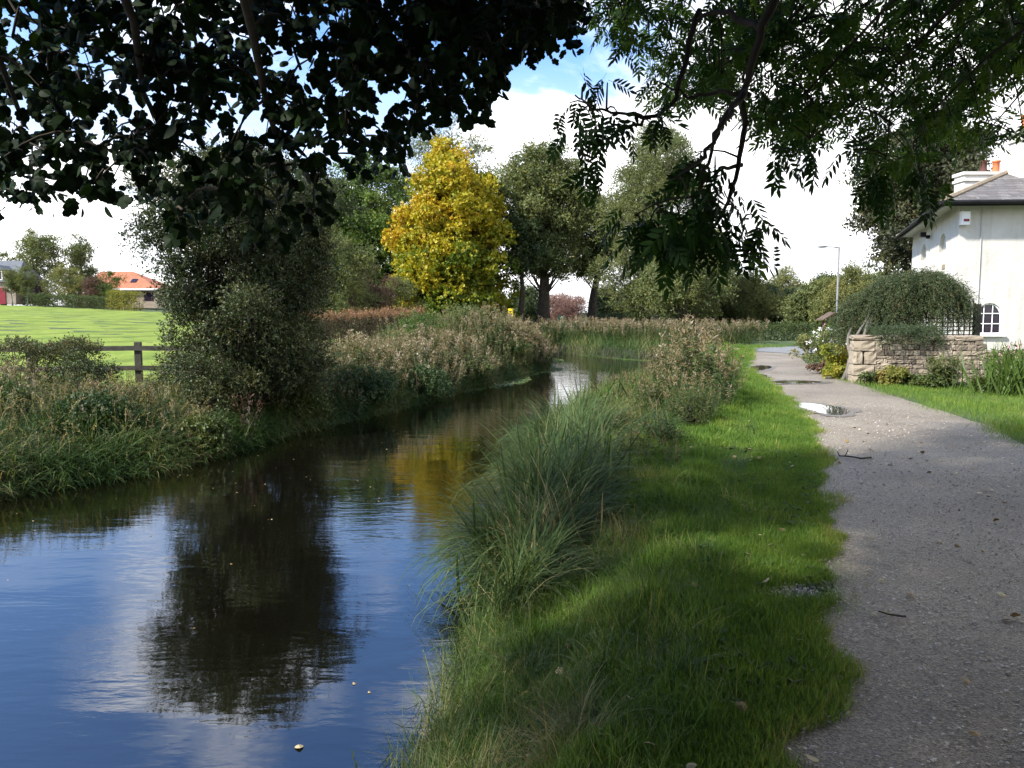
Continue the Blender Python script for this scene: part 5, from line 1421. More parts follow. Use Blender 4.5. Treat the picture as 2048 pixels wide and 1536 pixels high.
def bank_right():
    A = Acc()
    # rough grass on the near right bank
    for (y0, y1, n, l0, l1) in ((2.4, 5.5, 12000, 0.1, 0.3), (5.5, 10, 9000, 0.1, 0.3), (10, 20, 9000, 0.12, 0.36), (20, 36, 7000, 0.2, 0.5)):
        def cond(x, y, sd, left):
            w = 0.75 + 0.3 * np.sin(1.9 * y) + rng.uniform(-0.2, 0.3, len(x))
            return (sd > -0.08) & (sd < w) & (~left)
        p, sd = pts_in(-1.2, 9, y0, y1, n * 6, cond)
        L_ = rng.uniform(l0, l1, len(p)) * np.where(sd < 0.4, 1.1, 0.75)
        rr = 0.38 + rng.normal(size=len(p)) * 0.2 + 0.15 * np.sin(p[:, 1] * 2.2 + p[:, 0] * 3)
        scatter(A, LONGB, p, yaw(len(p), 0.3), L_, np.clip(rr, 0, 1))
    # tussocks with gaps between them
    k = 150
    ty = 2.7 + 12 * rng.uniform(0, 1, k) ** 1.3; tx = np.interp(ty, RB[:, 1], RB[:, 0]) + 0.1 + 1.25 * rng.uniform(0, 1, k) ** 1.2
    keep = tx < pl_x(ty) - 0.5; tx, ty = tx[keep], ty[keep]; k = len(tx)
    per = 110; q = np.repeat(np.arange(k), per); n = len(q)
    x = tx[q] + rng.normal(size=n) * 0.05; y = ty[q] + rng.normal(size=n) * 0.05
    p = np.stack([x, y, ground_i(x, y)], -1)
    hd = rng.uniform(0, 6.28, k); out = np.arctan2(y - ty[q], x - tx[q]) + rng.normal(size=n) * 0.5
    ang = np.where(rng.uniform(size=n) < 0.55, out, hd[q] + rng.normal(size=n) * 0.4)
    L_ = rng.uniform(0.14, 0.36, k)[q] * rng.uniform(0.6, 1.15, n)
    scatter(A, LONGB[1:5], p, yaw_dir(ang), L_, np.clip(rng.uniform(0.05, 0.8, k)[q] + rng.normal(size=n) * 0.15, 0, 1))
    # seeding stems
    p, sd = pts_in(-1.0, 6, 2.8, 22, 9000, lambda x, y, sd, left: (sd > 0.0) & (sd < 0.7) & ~left)
    p = p[:420]
    scatter(A, SEEDG, p, yaw(len(p), 0.15), rng.uniform(0.3, 0.6, len(p)), np.clip(0.3 + rng.normal(size=len(p)) * 0.12, 0, 1))
    tag(A.build('bank_grass', M['bankgrass']), 'rough green and straw grass fringing the near towpath bank', 'grass', kind='stuff')
    # small broad leaved weeds on the bank
    A = Acc()
    p, sd = pts_in(0, 6.5, 8, 30, 30000, lambda x, y, sd, left: (sd > 0.2) & (sd < 1.9) & ~left & (x < pl_x(y) - 0.5))
    p = p[rng.permutation(len(p))[:2600]]
    scatter(A, HERBG, p, yaw(len(p), 0.4), rng.uniform(0.15, 0.5, len(p)) * np.where(sd[:len(p)] > 1.4, 0.6, 1), np.clip(0.12 + rng.normal(size=len(p)) * 0.1, 0, 1))
    n = 5200
    x = rng.uniform(-0.4, 4.2, n); y = rng.uniform(2.3, 11, n); sd, left = canal_sd(np.stack([x, y], -1))
    m = (sd > 0.5) & (x < pl_x(y) - 0.05) & (np.sin(x * 2.9 + 1.7 * y) * np.sin(2.3 * y - 1.1 * x) > rng.normal(size=n) * 0.3 + 0.25)
    c = np.stack([x, y, ground_i(x, y)], -1)[m]; q = np.repeat(np.arange(len(c)), 5); k = len(q)
    a = rng.uniform(0, 6.28, k); d = np.stack([np.cos(a), np.sin(a), rng.uniform(0.1, 0.7, k)], -1)
    scatter(A, LOBED[1:], c[q] + np.array((0, 0, 0.03)), frames(nrm(d), np.tile((0, 0, 1.0), (k, 1)) + rdir(k) * 0.3), rng.uniform(0.02, 0.045, len(c))[q] * rng.uniform(0.7, 1.2, k), np.clip(0.12 + rng.normal(size=k) * 0.1, 0, 1))
    tag(A.build('weeds', M['herb']), 'low broad leaved weeds on the towpath bank', 'weeds', kind='stuff')
bank_right()

def sedge():
    A = Acc()
    r = thing('sedge_clump', 'big grey-green clump of drooping sedge at the water edge', 'sedge', (0.3, 8.5, gz(0.3, 8.5)))
    nt_ = 84
    ty = np.where(np.arange(nt_) < 18, rng.uniform(5.2, 7.2, nt_), rng.uniform(6.0, 14.0, nt_)); ew = np.interp(ty, [5.6, 6.5, 8, 11, 13.5], [0.35, 0.55, 0.8, 0.85, 0.55])
    tf = rng.uniform(0, 1, nt_); tx = np.interp(ty, RB[:, 1], RB[:, 0]) + 0.12 + ew * tf
    th = np.where(tf < 0.4, rng.choice([2.9, 3.5, 0.6], nt_), 0.45) + rng.normal(size=nt_) * 0.5
    tl = rng.uniform(0.45, 1.15, nt_) * np.interp(ty, [5.6, 7, 11, 13.5], [0.85, 1.05, 1.0, 0.8]); tr_ = rng.normal(size=nt_) * 0.14
    per = 135; k = np.repeat(np.arange(nt_), per); n = nt_ * per
    x = tx[k] + rng.normal(size=n) * 0.1; y = ty[k] + rng.normal(size=n) * 0.13
    p = np.stack([x, y, np.maximum(ground_i(x, y), WZ - 0.05)], -1)
    ang = np.where(rng.uniform(size=n) < 0.22, rng.uniform(0, 6.28, n), th[k] + rng.normal(size=n) * 0.45)
    L_ = tl[k] * rng.uniform(0.6, 1.1, n)
    scatter(A, [LONGB[1], LONGB[2], LONGB[3], LONGB[4], LONGB[2], LONGB[3]], p, yaw_dir(ang), L_, np.clip(0.45 + tr_[k] + rng.normal(size=n) * 0.17, 0, 1))
    q = rng.integers(0, n, 900)
    scatter(A, LONGB[:2], p[q], yaw(900, 0.2), L_[q] * 0.85, np.clip(0.55 + rng.normal(size=900) * 0.25, 0, 1))
    A.build('foliage', M['sedge'], r)
    # tan dead blades at the base
    B = Acc(); n = 1200
    y = rng.uniform(5.4, 12, n); x = np.interp(y, RB[:, 1], RB[:, 0]) + rng.uniform(0.2, 1.0, n)
    p = np.stack([x, y, ground_z(x, y)], -1)
    scatter(B, LONGB, p, yaw(n, 0.5), rng.uniform(0.2, 0.5, n), np.clip(0.95 + rng.normal(size=n) * 0.1, 0, 1))
    B.build('dead_foliage', M['bankgrass'], r)
    for (cx, cy, k, hh, lab) in ((-0.05, 6.4, 26, 0.95, 'clump of broad upright iris blades at the near end of the sedge'),
                                 (0.75, 7.6, 22, 0.95, 'clump of broad iris blades on the land side of the sedge'),
                                 (1.35, 14.6, 60, 1.0, 'tall iris blades standing at the far end of the sedge'),
                                 (0.25, 8.2, 24, 1.05, 'broad iris blades leaning over the water in the sedge'),
                                 (0.45, 10.2, 26, 1.0, 'iris blades poking up from the middle of the sedge')):
        r2 = thing('iris_clump', lab, 'iris', (cx, cy, gz(cx, cy)), 'iris clumps along the near bank')
        C_ = Acc()
        sp = 0.22 if k < 40 else 0.6
        p = np.stack([cx + rng.normal(size=k) * sp, cy + rng.normal(size=k) * sp, np.zeros(k)], -1); p[:, 2] = np.maximum(ground_z(p[:, 0], p[:, 1]), WZ - 0.05)
        scatter(C_, IRIS, p, yaw(k, 0.25), rng.uniform(0.55, 1.05, k) * hh, np.clip(0.3 + rng.normal(size=k) * 0.15, 0, 1))
        C_.build('foliage', M['sedge'], r2)
sedge()

def herb_patch(name, label, cx, cy, rx, ry, n, h, rlo, fl=0.75, group=None, cat='wild plant', tpls=None, mat='herb', dome=True, peak=0.35):
    """a clump of tall flowering stems gone to seed"""
    r = thing(name, label, cat, (cx, cy, gz(cx, cy)), group)
    A = Acc()
    a = rng.uniform(0, 6.283, n); q = np.sqrt(rng.uniform(0, 1, n))
    x = cx + rx * q * np.cos(a); y = cy + ry * q * np.sin(a)
    p = np.stack([x, y, np.maximum(ground_z(x, y), WZ)], -1)
    hh = h * (1 - (peak * q ** 2 if dome else 0)) * rng.uniform(0.5, 1.12, n)
    m = rng.uniform(size=n) < fl
    lean = nrm(np.stack([(x - cx) / rx * 0.35, (y - cy) / ry * 0.35, np.ones(n)], -1))
    xx = nrm(np.cross(lean, rdir(n))); R = np.stack([xx, np.cross(lean, xx), lean], -1)
    scatter(A, HERB, p[m], R[m], hh[m], rlo - 0.06 + rng.normal(size=m.sum()) * 0.09)
    scatter(A, HERBG, p[~m], R[~m], hh[~m] * 0.85, 0.08 + rng.normal(size=(~m).sum()) * 0.08)
    A.build('foliage', M[mat], r)
def bank_herbs():
    G = 'clumps of willowherb gone to seed along the canal'
    # right bank
    herb_patch('willowherb_clump', 'tall tan seeding clump on the towpath side of the bend', 3.35, 14.8, 0.5, 2.1, 230, 1.4, -0.02, 0.85, G, peak=0.6)
    herb_patch('willowherb_clump', 'green and straw clump in front of the tall tan clump', 2.45, 12.2, 0.5, 1.3, 170, 0.7, -0.08, 0.5, G)
    herb_patch('dock_plant', 'brown leaved low plant beside the tall tan clump', 4.85, 18.2, 0.35, 0.6, 70, 0.6, -0.2, 0.6)
    # left bank, near to far
    for cx, cy, rx, ry, n, h, rlo, fl, lab in [
            (-3.9, 20.2, 1.1, 1.6, 230, 1.2, 0.05, 0.75, 'greyish seeding clump right of the big dark bush'),
            (-2.7, 22.8, 1.1, 1.6, 230, 1.2, 0.02, 0.8, 'reddish brown seeding clump in the middle of the left bank'),
            (-1.6, 25.6, 1.0, 1.5, 210, 1.2, -0.02, 0.8, 'brown seeding clump over the dark bank edge'),
            (-0.4, 31.0, 1.2, 1.6, 230, 1.35, -0.04, 0.75, 'brown clump left of the green strip on the promontory'),
            (0.75, 32.8, 0.8, 1.4, 300, 1.4, 0.0, 0.95, 'rounded tan clump on the tip of the promontory'),
            (-3.0, 26.5, 1.6, 1.8, 200, 1.0, 0.05, 0.7, 'pale seeding clump behind the bank edge plants'),
            (-5.0, 24.0, 1.5, 2.0, 180, 1.0, 0.1, 0.7, 'whitish seeding clump behind the big dark bush'),
            (-1.2, 34.5, 2.0, 2.2, 320, 1.3, -0.15, 0.5, 'high pinkish topped green mass crowning the promontory'),
            (-3.6, 31.5, 2.0, 2.2, 260, 1.05, -0.12, 0.35, 'light green weeds in front of the rusty topped hedge')]:
        herb_patch('willowherb_clump', lab, cx, cy, rx, ry, n, h, rlo, fl, G)
    # near left, among the fence grass
    for cx, cy, n, h, lab in [(-7.3, 13.4, 200, 0.6, 'grey seeding weeds below the clipped hedge by the fence'), (-9.4, 14.6, 220, 0.7, 'grey weeds at the left picture edge by the fence'), (-6.1, 12.8, 150, 0.65, 'dusty seeding weeds in front of the dark bush')]:
        herb_patch('willowherb_clump', lab, cx, cy, 1.1, 0.9, n, h, 0.0, 0.7, G)
    A = Acc()
    # continuous ground cover of green herbs under and between the clumps
    p, sd = pts_in(-11, 3, 10, 48, 60000, lambda x, y, sd, left: left & (sd > 0.0) & (sd < 4.2) & (x > -11) & ((y > 17) | (sd > 0.5)))
    p = p[rng.permutation(len(p))[:6000]]
    scatter(A, HERBG, p, yaw(len(p), 0.25), rng.uniform(0.45, 1.0, len(p)) * np.where(p[:, 1] < 17, 0.6, 1.0), np.clip(0.1 + rng.normal(size=len(p)) * 0.1, 0, 1))
    tag(A.build('undergrowth', M['herb']), 'tangled green undergrowth covering the far bank', 'undergrowth', kind='stuff')
    # long grass on the left bank
    A = Acc()
    p, sd = pts_in(-13, 2, 7, 34, 230000, lambda x, y, sd, left: left & (sd > -0.12) & (sd < 2.3) & ((y < 18) | (sd < 0.7)))
    L_ = rng.uniform(0.2, 0.58, len(p)) * np.where(p[:, 1] > 18, 0.7, 1) * (0.75 + 0.5 * np.sin(p[:, 0] * 1.9 + 1) * np.sin(p[:, 1] * 1.7))
    m = rng.uniform(size=len(p)) < 1.0
    p, L_, sd = p[m], L_[m], sd[m]
    rr = 0.27 + rng.normal(size=len(p)) * 0.15 + 0.22 * np.sin(p[:, 0] * 1.6) * np.sin(p[:, 1] * 1.3 + 1)
    scatter(A, LONGW, p, yaw(len(p), 0.25), L_, np.clip(rr, 0, 1))
    q, sd = pts_in(-13, 2, 7, 34, 400000, lambda x, y, sd, left: left & (sd > -0.1) & (sd < 0.75) & (x > -11))
    hd = rng.normal(size=len(q)) * 0.8
    q = q[rng.permutation(len(q))[:26000]]; hd = hd[:len(q)]
    scatter(A, LONGW[2:5], q, yaw_dir(hd), rng.uniform(0.2, 0.6, len(q)), np.clip(0.27 + rng.normal(size=len(q)) * 0.24 + 0.2 * np.sin(q[:, 0] * 2.3 + q[:, 1] * 1.1), 0, 1))
    p, sd = pts_in(-12, -4, 9, 17, 6000, lambda x, y, sd, left: left & (sd > 0.2) & (sd < 2.5))
    p = p[:260]
    scatter(A, SEEDG, p, yaw(len(p), 0.15), rng.uniform(0.55, 0.85, len(p)), np.clip(0.45 + rng.normal(size=len(p)) * 0.12, 0, 1))
    tag(A.build('bank_grass', M['bankgrass']), 'long arching grass along the opposite canal bank', 'grass', kind='stuff')
    # far bank reeds
    A = Acc()
    def far(x, y, sd, left): return left & (sd > -0.15) & (sd < 2.6) & (y > 36) & (x > 1.4)
    p, sd = pts_in(1.4, 12, 36, 52, 60000, far)
    p = p[rng.permutation(len(p))[:9000]]
    L_ = rng.uniform(0.35, 0.85, len(p))
    scatter(A, LONGW, p, yaw(len(p), 0.15), L_, np.clip(0.33 + rng.normal(size=len(p)) * 0.2 + 0.15 * np.sin(p[:, 0] * 2), 0, 1))
    tag(A.build('reeds', M['bankgrass']), 'green reeds along the far bank at the bend', 'reeds', kind='stuff')
    A = Acc()
    p, sd = pts_in(1.4, 13, 37, 56, 20000, lambda x, y, sd, left: left & (sd > 0.8) & (sd < 3.6) & (x > 1.5))
    p = p[:900]
    scatter(A, HERB, p, yaw(len(p), 0.15), rng.uniform(0.7, 1.15, len(p)), -0.05 + rng.normal(size=len(p)) * 0.1)
    tag(A.build('seed_heads', M['herb']), 'pale seeding plants behind the far reeds', 'vegetation', kind='stuff')
    # floating weed mats at the edges
    A = Acc()
    p, sd = pts_in(-2, 8, 24, 44, 30000, lambda x, y, sd, left: left & (sd < 0) & (sd > -0.55 - 0.3 * np.sin(y)))
    p[:, 2] = WZ + 0.01; p = p[:2600]
    scatter(A, [LOBED[1]], p, frames(nrm(rdir(len(p)) * np.array((1, 1, 0.1))), np.tile((0, 0, 1.0), (len(p), 1))), 0.1 * rng.uniform(0.5, 1.3, len(p)), np.clip(0.4 + rng.normal(size=len(p)) * 0.15, 0, 1))
    tag(A.build('duckweed', M['bankgrass']), 'olive water weed floating along the far edges', 'water weed', kind='stuff')
bank_herbs()

def scrub(name, label, x, y, w, h, mat, n, size=0.16, tpls=None, group=None, cat='bush', flat=0.9):
    z = gz(x, y); r = thing(name, label, cat, (x, y, z), group)
    A = Acc(); T = Acc(); b = np.array((x, y, z))
    m = 26
    az = rng.uniform(0, 6.283, m); q = rng.uniform(0, 1, m) ** 0.5
    cs = b + np.stack([np.cos(az) * q * w * 0.4, np.sin(az) * q * w * 0.4, h * rng.uniform(0.15, 0.85, m) * (1 - 0.45 * q ** 2)], -1)
    for c in cs: T.tube(bez(b + rng.normal(size=3) * (0.05, 0.05, 0), (b + c) / 2 + (0, 0, 0.15 * h), c, 5), np.linspace(0.014, 0.005, 5), 4, cap=False)
    clump_leaves(A, cs, np.full(m, 0.2 * w) * rng.uniform(0.7, 1.4, m), n // m, tpls or SPRIG, size, rng.uniform(0.15, 0.75, m), flat=flat)
    T.build('stem', M['twig'], r); A.build('foliage', M[mat], r)
GB = 'bramble and nettle bushes on the left bank'
for x, y, w, h, mat, n, lab in [
        (-3.5, 18.4, 1.5, 0.95, 'bramble', 1500, 'dark green bramble bush at the water edge right of the big dark bush'),
        (-4.4, 16.6, 1.2, 0.7, 'hedge', 1100, 'low green nettles at the foot of the big dark bush'),
        (-2.35, 21.2, 1.4, 0.9, 'bramble', 1300, 'dark bramble hanging over the water in the middle of the left bank'),
        (-1.3, 24.8, 1.3, 0.85, 'hedge', 1100, 'green bush at the water edge below the brown seed heads'),
        (0.15, 30.2, 1.2, 1.0, 'green_mid', 1000, 'bright green strip of nettles left of the rounded tan clump'),
        (-3.4, 29.0, 2.2, 1.2, 'green_mid', 1700, 'pale green leafy bush below the rusty topped hedge'),
        (-2.0, 32.5, 2.4, 1.35, 'olive', 1700, 'olive bush on top of the promontory behind the seed heads'),
        (-5.6, 21.5, 1.8, 1.1, 'olive', 1400, 'grey-green bush behind the right side of the big dark bush'),
        (-6.5, 12.3, 1.2, 0.5, 'bramble', 1000, 'dark leafy bush left of the big dark bush by the fence'),
        (-5.1, 12.9, 1.0, 0.55, 'hedge', 900, 'green nettles on the bank below the big dark bush'),
        (-8.2, 12.6, 1.2, 0.6, 'hedge', 900, 'green nettle patch near the left picture edge')]:
    scrub('bramble_bush', lab, x, y, w, h, mat, n, group=GB)
for x, y, w, h, mat, n, lab in [
        (2.5, 13.6, 0.7, 0.5, 'olive', 600, 'olive weedy bush on the left side of the tall tan clump'),
        (2.55, 11.2, 0.9, 0.55, 'hedge', 800, 'low green weedy bush below the tall tan clump'),
        (1.75, 9.4, 0.7, 0.35, 'bramble', 600, 'dark low weeds between the sedge and the lawn'),
        (1.5, 11.0, 0.8, 0.5, 'olive', 700, 'mixed weeds behind the sedge at the water edge')]:
    scrub('weed_clump', lab, x, y, w, h, mat, n, 0.1, SPRIG_F, 'weed clumps on the towpath bank', 'wild plant')
def ground_leaves():
    A = Acc(); n = 420
    x = rng.uniform(-0.2, 6, n); y = rng.uniform(2.2, 14, n)
    sd, left = canal_sd(np.stack([x, y], -1)); m = (sd > 0.2) & (x < pr_x(y))
    p = np.stack([x, y, ground_i(x, y)], -1)[m]; p[:, 2] = np.where(p[:, 0] > pl_x(p[:, 1]) - 0.3, 0.03, p[:, 2] + 0.045)
    d = rdir(len(p)); d[:, 2] *= 0.3
    scatter(A, LOBED, p, frames(nrm(d), nrm(np.array((0, 0, 1.0)) + rdir(len(p)) * 0.5)), rng.uniform(0.018, 0.05, len(p)), rng.uniform(0, 1, len(p)) ** 1.6)
    tag(A.build('leaves', M['deadleaf']), 'scattered fallen leaves on the verge and gravel', 'leaves', kind='stuff')
ground_leaves()

# --- left bank: big dark bush, clipped hedge piece
tree('hawthorn_bush', 'big dark bushy hawthorn on the left bank with twiggy edges', 'bush', -5.2, 15.6, 4.75,
     [(0, 1.35), (0.15, 1.5), (0.35, 1.5), (0.5, 1.6), (0.75, 1.8), (0.9, 1.6), (1, 0.9)], 0.1, M['haw'], M['bark'], 310, 0.42, 85, SPRIG_S, 0.2, 0.12, stems=4, twigs=4, edge=0.45, lobes=6, z=-0.2)
hedge('hedge', 'small clipped brown-green hedge by the rail fence', [(-10.7, 17.0), (-8.9, 16.9)], 0.9, 1.0, M['haw'], 480, 0.16, SPRIG_S, rb=0.72, rough=0.12)
hedge('bramble_bush', 'shaggy bush under the right end of the small clipped hedge', [(-9.0, 16.2), (-8.2, 16.1)], 0.8, 0.6, M['haw'], 420, 0.16, SPRIG_S, rb=0.4, rough=0.2, cat='bush')
herb_patch('dock_plant', 'single rusty red dead dock on the left bank', -4.65, 13.95, 0.12, 0.12, 7, 1.15, -0.12, 1.0, mat='russet')

# ------------------------------------------------------------------ garden plants
def plant(name, label, px, py, mat, w, h, kind, n=260, seed=0, Y=None):
    q = gp(px, py, 0) if Y is None else np.array((X(px, Y), Y, 0))
    r = thing(name, label, 'garden plant', (q[0], q[1], gz(q[0], q[1])), 'garden plants by the stone wall')
    A = Acc(); b = np.array((q[0], q[1], gz(q[0], q[1])))
    if kind == 'bush':
        cs = b + np.stack([rng.normal(size=22) * w * 0.3, rng.normal(size=22) * w * 0.25, rng.uniform(0.15, 0.85, 22) * h], -1)
        clump_leaves(A, cs, np.full(22, w * 0.24), n // 10, SPRIG_B, 0.11, rng.uniform(0.2, 0.8, 22))
    elif kind == 'sword':
        p = b + np.stack([rng.normal(size=n) * w * 0.28, rng.normal(size=n) * w * 0.25, np.zeros(n)], -1)
        scatter(A, IRIS, p, yaw(n, 0.3), h * rng.uniform(0.6, 1.15, n), np.clip(0.4 + rng.normal(size=n) * 0.15, 0, 1))
    elif kind == 'herb':
        p = b + np.stack([rng.normal(size=n) * w * 0.28, rng.normal(size=n) * w * 0.25, np.zeros(n)], -1)
        scatter(A, HERBG, p, yaw(n, 0.25), h * rng.uniform(0.6, 1.1, n), np.clip(0.2 + rng.normal(size=n) * 0.1, 0, 1))
    A.build('foliage', M[mat], r)
    return r, b
def flowers(r, b, w, h, n, lo, hi, size=0.05, name='blossoms'):
    A = Acc(); d = rdir(n); d[:, 2] = abs(d[:, 2])
    p = b + np.array((0, 0, h * 0.45)) + d * np.array((w * 0.55, w * 0.5, h * 0.6))
    scatter(A, [SPRIG_B[0], SPRIG_B[1]], p, frames(rdir(n), d), size * 2 * rng.uniform(0.7, 1.2, n), rng.uniform(lo, hi, n))
    A.build(name, M['flower'], r)
M['gold'] = leafmat('gold_leaf', [(0.0, (0.12, 0.16, 0.02)), (0.6, (0.3, 0.3, 0.04)), (1.0, (0.42, 0.3, 0.05))], 0.3)
M['rosy'] = leafmat('rosy_leaf', [(0.0, (0.1, 0.13, 0.03)), (0.5, (0.2, 0.2, 0.045)), (0.85, (0.24, 0.19, 0.05)), (1.0, (0.26, 0.1, 0.08))], 0.3)
r_, b_ = plant('rose_bush', 'white flowering bush at the path edge below the bird table', 1652, 742, 'olive', 1.0, 1.1, 'bush', 420, Y=23.5); flowers(r_, b_, 1.0, 1.1, 70, 0, 0.5)
r_, b_ = plant('rose_bush', 'bush with a few pink flowers right of the white flowers', 1668, 745, 'green_mid', 0.9, 1.35, 'bush', 380, Y=24.5); flowers(r_, b_, 0.8, 1.4, 14, 0.7, 1.0)
plant('spirea_bush', 'yellow-green leafy bush in front of the twisted stem', 1668, 755, 'gold', 0.75, 0.8, 'bush', 420, Y=20.4)
plant('bedding_plant', 'low reddish plant at the path edge by the twisted stem', 1655, 752, 'russet', 0.5, 0.35, 'bush', 260, Y=20.6)
plant('bedding_plant', 'small bright yellow plant at the foot of the twisted stem', 1676, 760, 'gold', 0.4, 0.3, 'bush', 260, Y=19.2)
plant('lavender_bush', 'grey wispy shrub at the path edge beyond the white flowers', 1615, 728, 'willow', 0.8, 0.9, 'bush', 300, Y=26.0)
plant('spirea_bush', 'low yellow and rosy shrub at the foot of the stone wall', 1790, 772, 'rosy', 0.55, 0.4, 'bush', 480, Y=17.3)
plant('bedding_plant', 'low dark green plant right of the rosy shrub', 1845, 775, 'hedge', 0.5, 0.22, 'bush', 300, Y=17.0)
plant('ornamental_grass', 'tall feathery golden green plant against the stone wall', 1887, 772, 'olive', 0.45, 0.75, 'herb', 90, Y=16.9)
plant('iris_plant', 'small fan of pale iris blades at the foot of the wall', 1912, 778, 'sedge', 0.3, 0.45, 'sword', 16, Y=16.3)
plant('iris_plant', 'leaning fan of blades against the lower wall', 1950, 775, 'bankgrass', 0.3, 0.65, 'sword', 16, Y=16.5)
r_, b_ = plant('montbretia_clump', 'large clump of arching sword leaves at the right picture edge', 2025, 782, 'green_mid', 1.1, 1.0, 'sword', 190, Y=15.4)
r_, b_ = plant('sedum_plant', 'pink flowering plant behind the sword leaves', 2032, 770, 'green_mid', 0.8, 1.05, 'herb', 70, Y=16.0); flowers(r_, b_, 0.6, 0.95, 90, 0.75, 1.0, 0.03)
for px, Y, w, lab in ((1760, 17.4, 0.4, 'tuft between corner stones and rosy shrub'), (1870, 16.6, 0.35, 'tuft in the dark soil under the feathery plant'), (1975, 15.9, 0.45, 'low leafy plant in the soil beside the sword leaves')):
    plant('bedding_plant', lab, px, 775, 'hedge', w, 0.28, 'bush', 220, Y=Y)
def soil():
    A = Acc(); P = [(8.0, 18.0), (9.0, 17.2), (11, 16.5), (13, 15.2), (14.5, 14.6), (14.5, 16.5), (11, 17.75), (8.2, 18.4)]
    tri = tessellate_polygon([[Vector((x, y, 0)) for x, y in P]])
    A.add([(x, y, 0.07) for x, y in P], T=tri)
    o = A.build('flower_bed_soil', plain('bare_soil', [(0.3, (0.03, 0.022, 0.017)), (0.7, (0.075, 0.055, 0.042))], 9, 0.95, 0.8, 30))
    if o.data.polygons[0].normal.z < 0: o.data.flip_normals()
    tag(o, kind='structure')
soil()

# ------------------------------------------------------------------ trees over the camera
def ylow_left(x):
    k = [(0, 445), (60, 430), (110, 395), (200, 405), (240, 400), (262, 300), (285, 390), (330, 445), (400, 485), (520, 480), (600, 475), (655, 460), (668, 390), (705, 370), (730, 325), (775, 350), (808, 300), (830, 245), (872, 240), (905, 285), (950, 280), (985, 210), (1005, 185), (1025, 140), (1060, 120), (1105, 150), (1120, 90), (1146, 70), (1150, 0)]
    return np.interp(x, [a for a, b in k], [b for a, b in k])
def lime_tree():
    base = np.array((0.1, -3.2, gz(0.1, -3.2) - 0.05))
    r = thing('lime_tree', 'overhanging dark round-leaved branches above the canal at upper left', 'tree', base)
    T = Acc(); A = Acc()
    n = 12; t = np.linspace(0, 1, n)[:, None]
    top = base + np.array((-0.3, 0.2, 10.0)); tr = base * (1 - t) + top * t + rng.normal(size=(n, 3)) * 0.04
    T.tube(tr, 0.42 * (1 - 0.85 * t[:, 0]) * (1 + 0.5 * np.exp(-16 * t[:, 0])), 14)
    T.build('trunk', M['bark'], r, True)
    T = Acc()
    s0 = base + np.array((-0.05, 0.05, 3.7))
    # boughs reaching forward over the water
    ends = [at(150, 60, 5.5), at(420, 120, 6.0), at(640, 60, 5.5), at(820, 120, 5.0), at(1000, 30, 4.6), at(60, 250, 5.0), at(330, 300, 5.5), at(560, 330, 5.2), at(250, -150, 4.5), at(700, -200, 4.5), at(950, -150, 4.0)]
    nodes = []
    for e in ends:
        m = (s0 * 0.5 + e * 0.5) + np.array((0, 0, 1.0))
        P = bez(s0 + rng.normal(size=3) * 0.1, m, e, 14) + rng.normal(size=(14, 3)) * 0.03
        T.tube(P, np.linspace(0.075, 0.012, 14), 7)
        nodes.append(P[6:])
    nodes = np.vstack(nodes)
    # leafy sprays
    sp = []
    while len(sp) < 930:
        px = rng.uniform(-160, 1150); yl = ylow_left(np.clip(px, 0, 1150))
        py = rng.uniform(-160, yl - 10)
        u = py / max(yl, 1)
        hole = math.sin(px * 0.021 + 1.3) * math.sin(py * 0.034 + px * 0.006) + 0.5 * math.sin(px * 0.057 + py * 0.04)
        dens = 0.95 if u < 0.42 else 0.75
        if hole > (0.85 if u < 0.45 else 0.28) and rng.uniform() < 0.9: continue
        if rng.uniform() > dens: continue
        sp.append(at(px, py, rng.uniform(4.2, 6.6)))
    sp = np.array(sp)
    dmin = np.array([np.linalg.norm(nodes - c, axis=1).min() for c in sp])
    sp = sp[np.argsort(dmin)]
    pool = np.zeros((len(nodes) + len(sp) * 2, 3)); pool[:len(nodes)] = nodes; used = len(nodes)
    for c in sp:
        k = np.argmin(np.linalg.norm(pool[:used] - c, axis=1) + rng.uniform(0, 0.12, used)); s = pool[k].copy()
        pool[used] = c; pool[used + 1] = (c + s) / 2 + np.array((0, 0, 0.05)); used += 2
        P = bez(s, (s + c) / 2 + np.array((0, 0, 0.1)) + rng.normal(size=3) * 0.03, c, 5)
        T.tube(P, np.linspace(0.009, 0.003, 5), 4, cap=False)
        m = rng.integers(7, 11)
        d0 = nrm(c - s + np.array((0, 0, -0.25)) + rng.normal(size=3) * 0.2)
        tt = np.linspace(-0.12, 0.12, m)
        side = nrm(np.cross(d0, (0, 0, 1.0)))
        sg = np.where(np.arange(m) % 2 == 0, 1, -1)[:, None]
        p = c + d0 * tt[:, None] + rng.normal(size=(m, 3)) * 0.035 + side * sg * 0.03
        dd = nrm(d0 * 0.5 + side * sg * 0.7 + np.array((0, 0, -0.45)) + rng.normal(size=(m, 3)) * 0.35)
        nn = nrm(np.array((0, -0.55, 0.5)) + rng.normal(size=(m, 3)) * 0.55)
        scatter(A, [LOBED[0], LOBED[0], LOBED[1]], p, frames(dd, nn), rng.uniform(0.05, 0.1, m), np.clip(0.4 + rng.normal(size=m) * 0.2, 0, 1))
    # unseen rest of the crown, above and behind, thickened and lowered to darken foreground
    cs = np.stack([rng.uniform(-6.5, 5.5, 1250), rng.uniform(-10.5, 6.0, 1250), rng.uniform(0.8, 11.0, 1250)], -1)
    q = (cs - np.array((-0.3, -2.4, 6.0))) / np.array((6.2, 8.4, 5.6))
    cs = cs[(np.linalg.norm(q, axis=1) < 1) & (cs[:, 2] > 2.6 + 0.55 * np.maximum(cs[:, 1], 0) - 0.55 * np.clip(-cs[:, 1] - 1, 0, 3.3))]
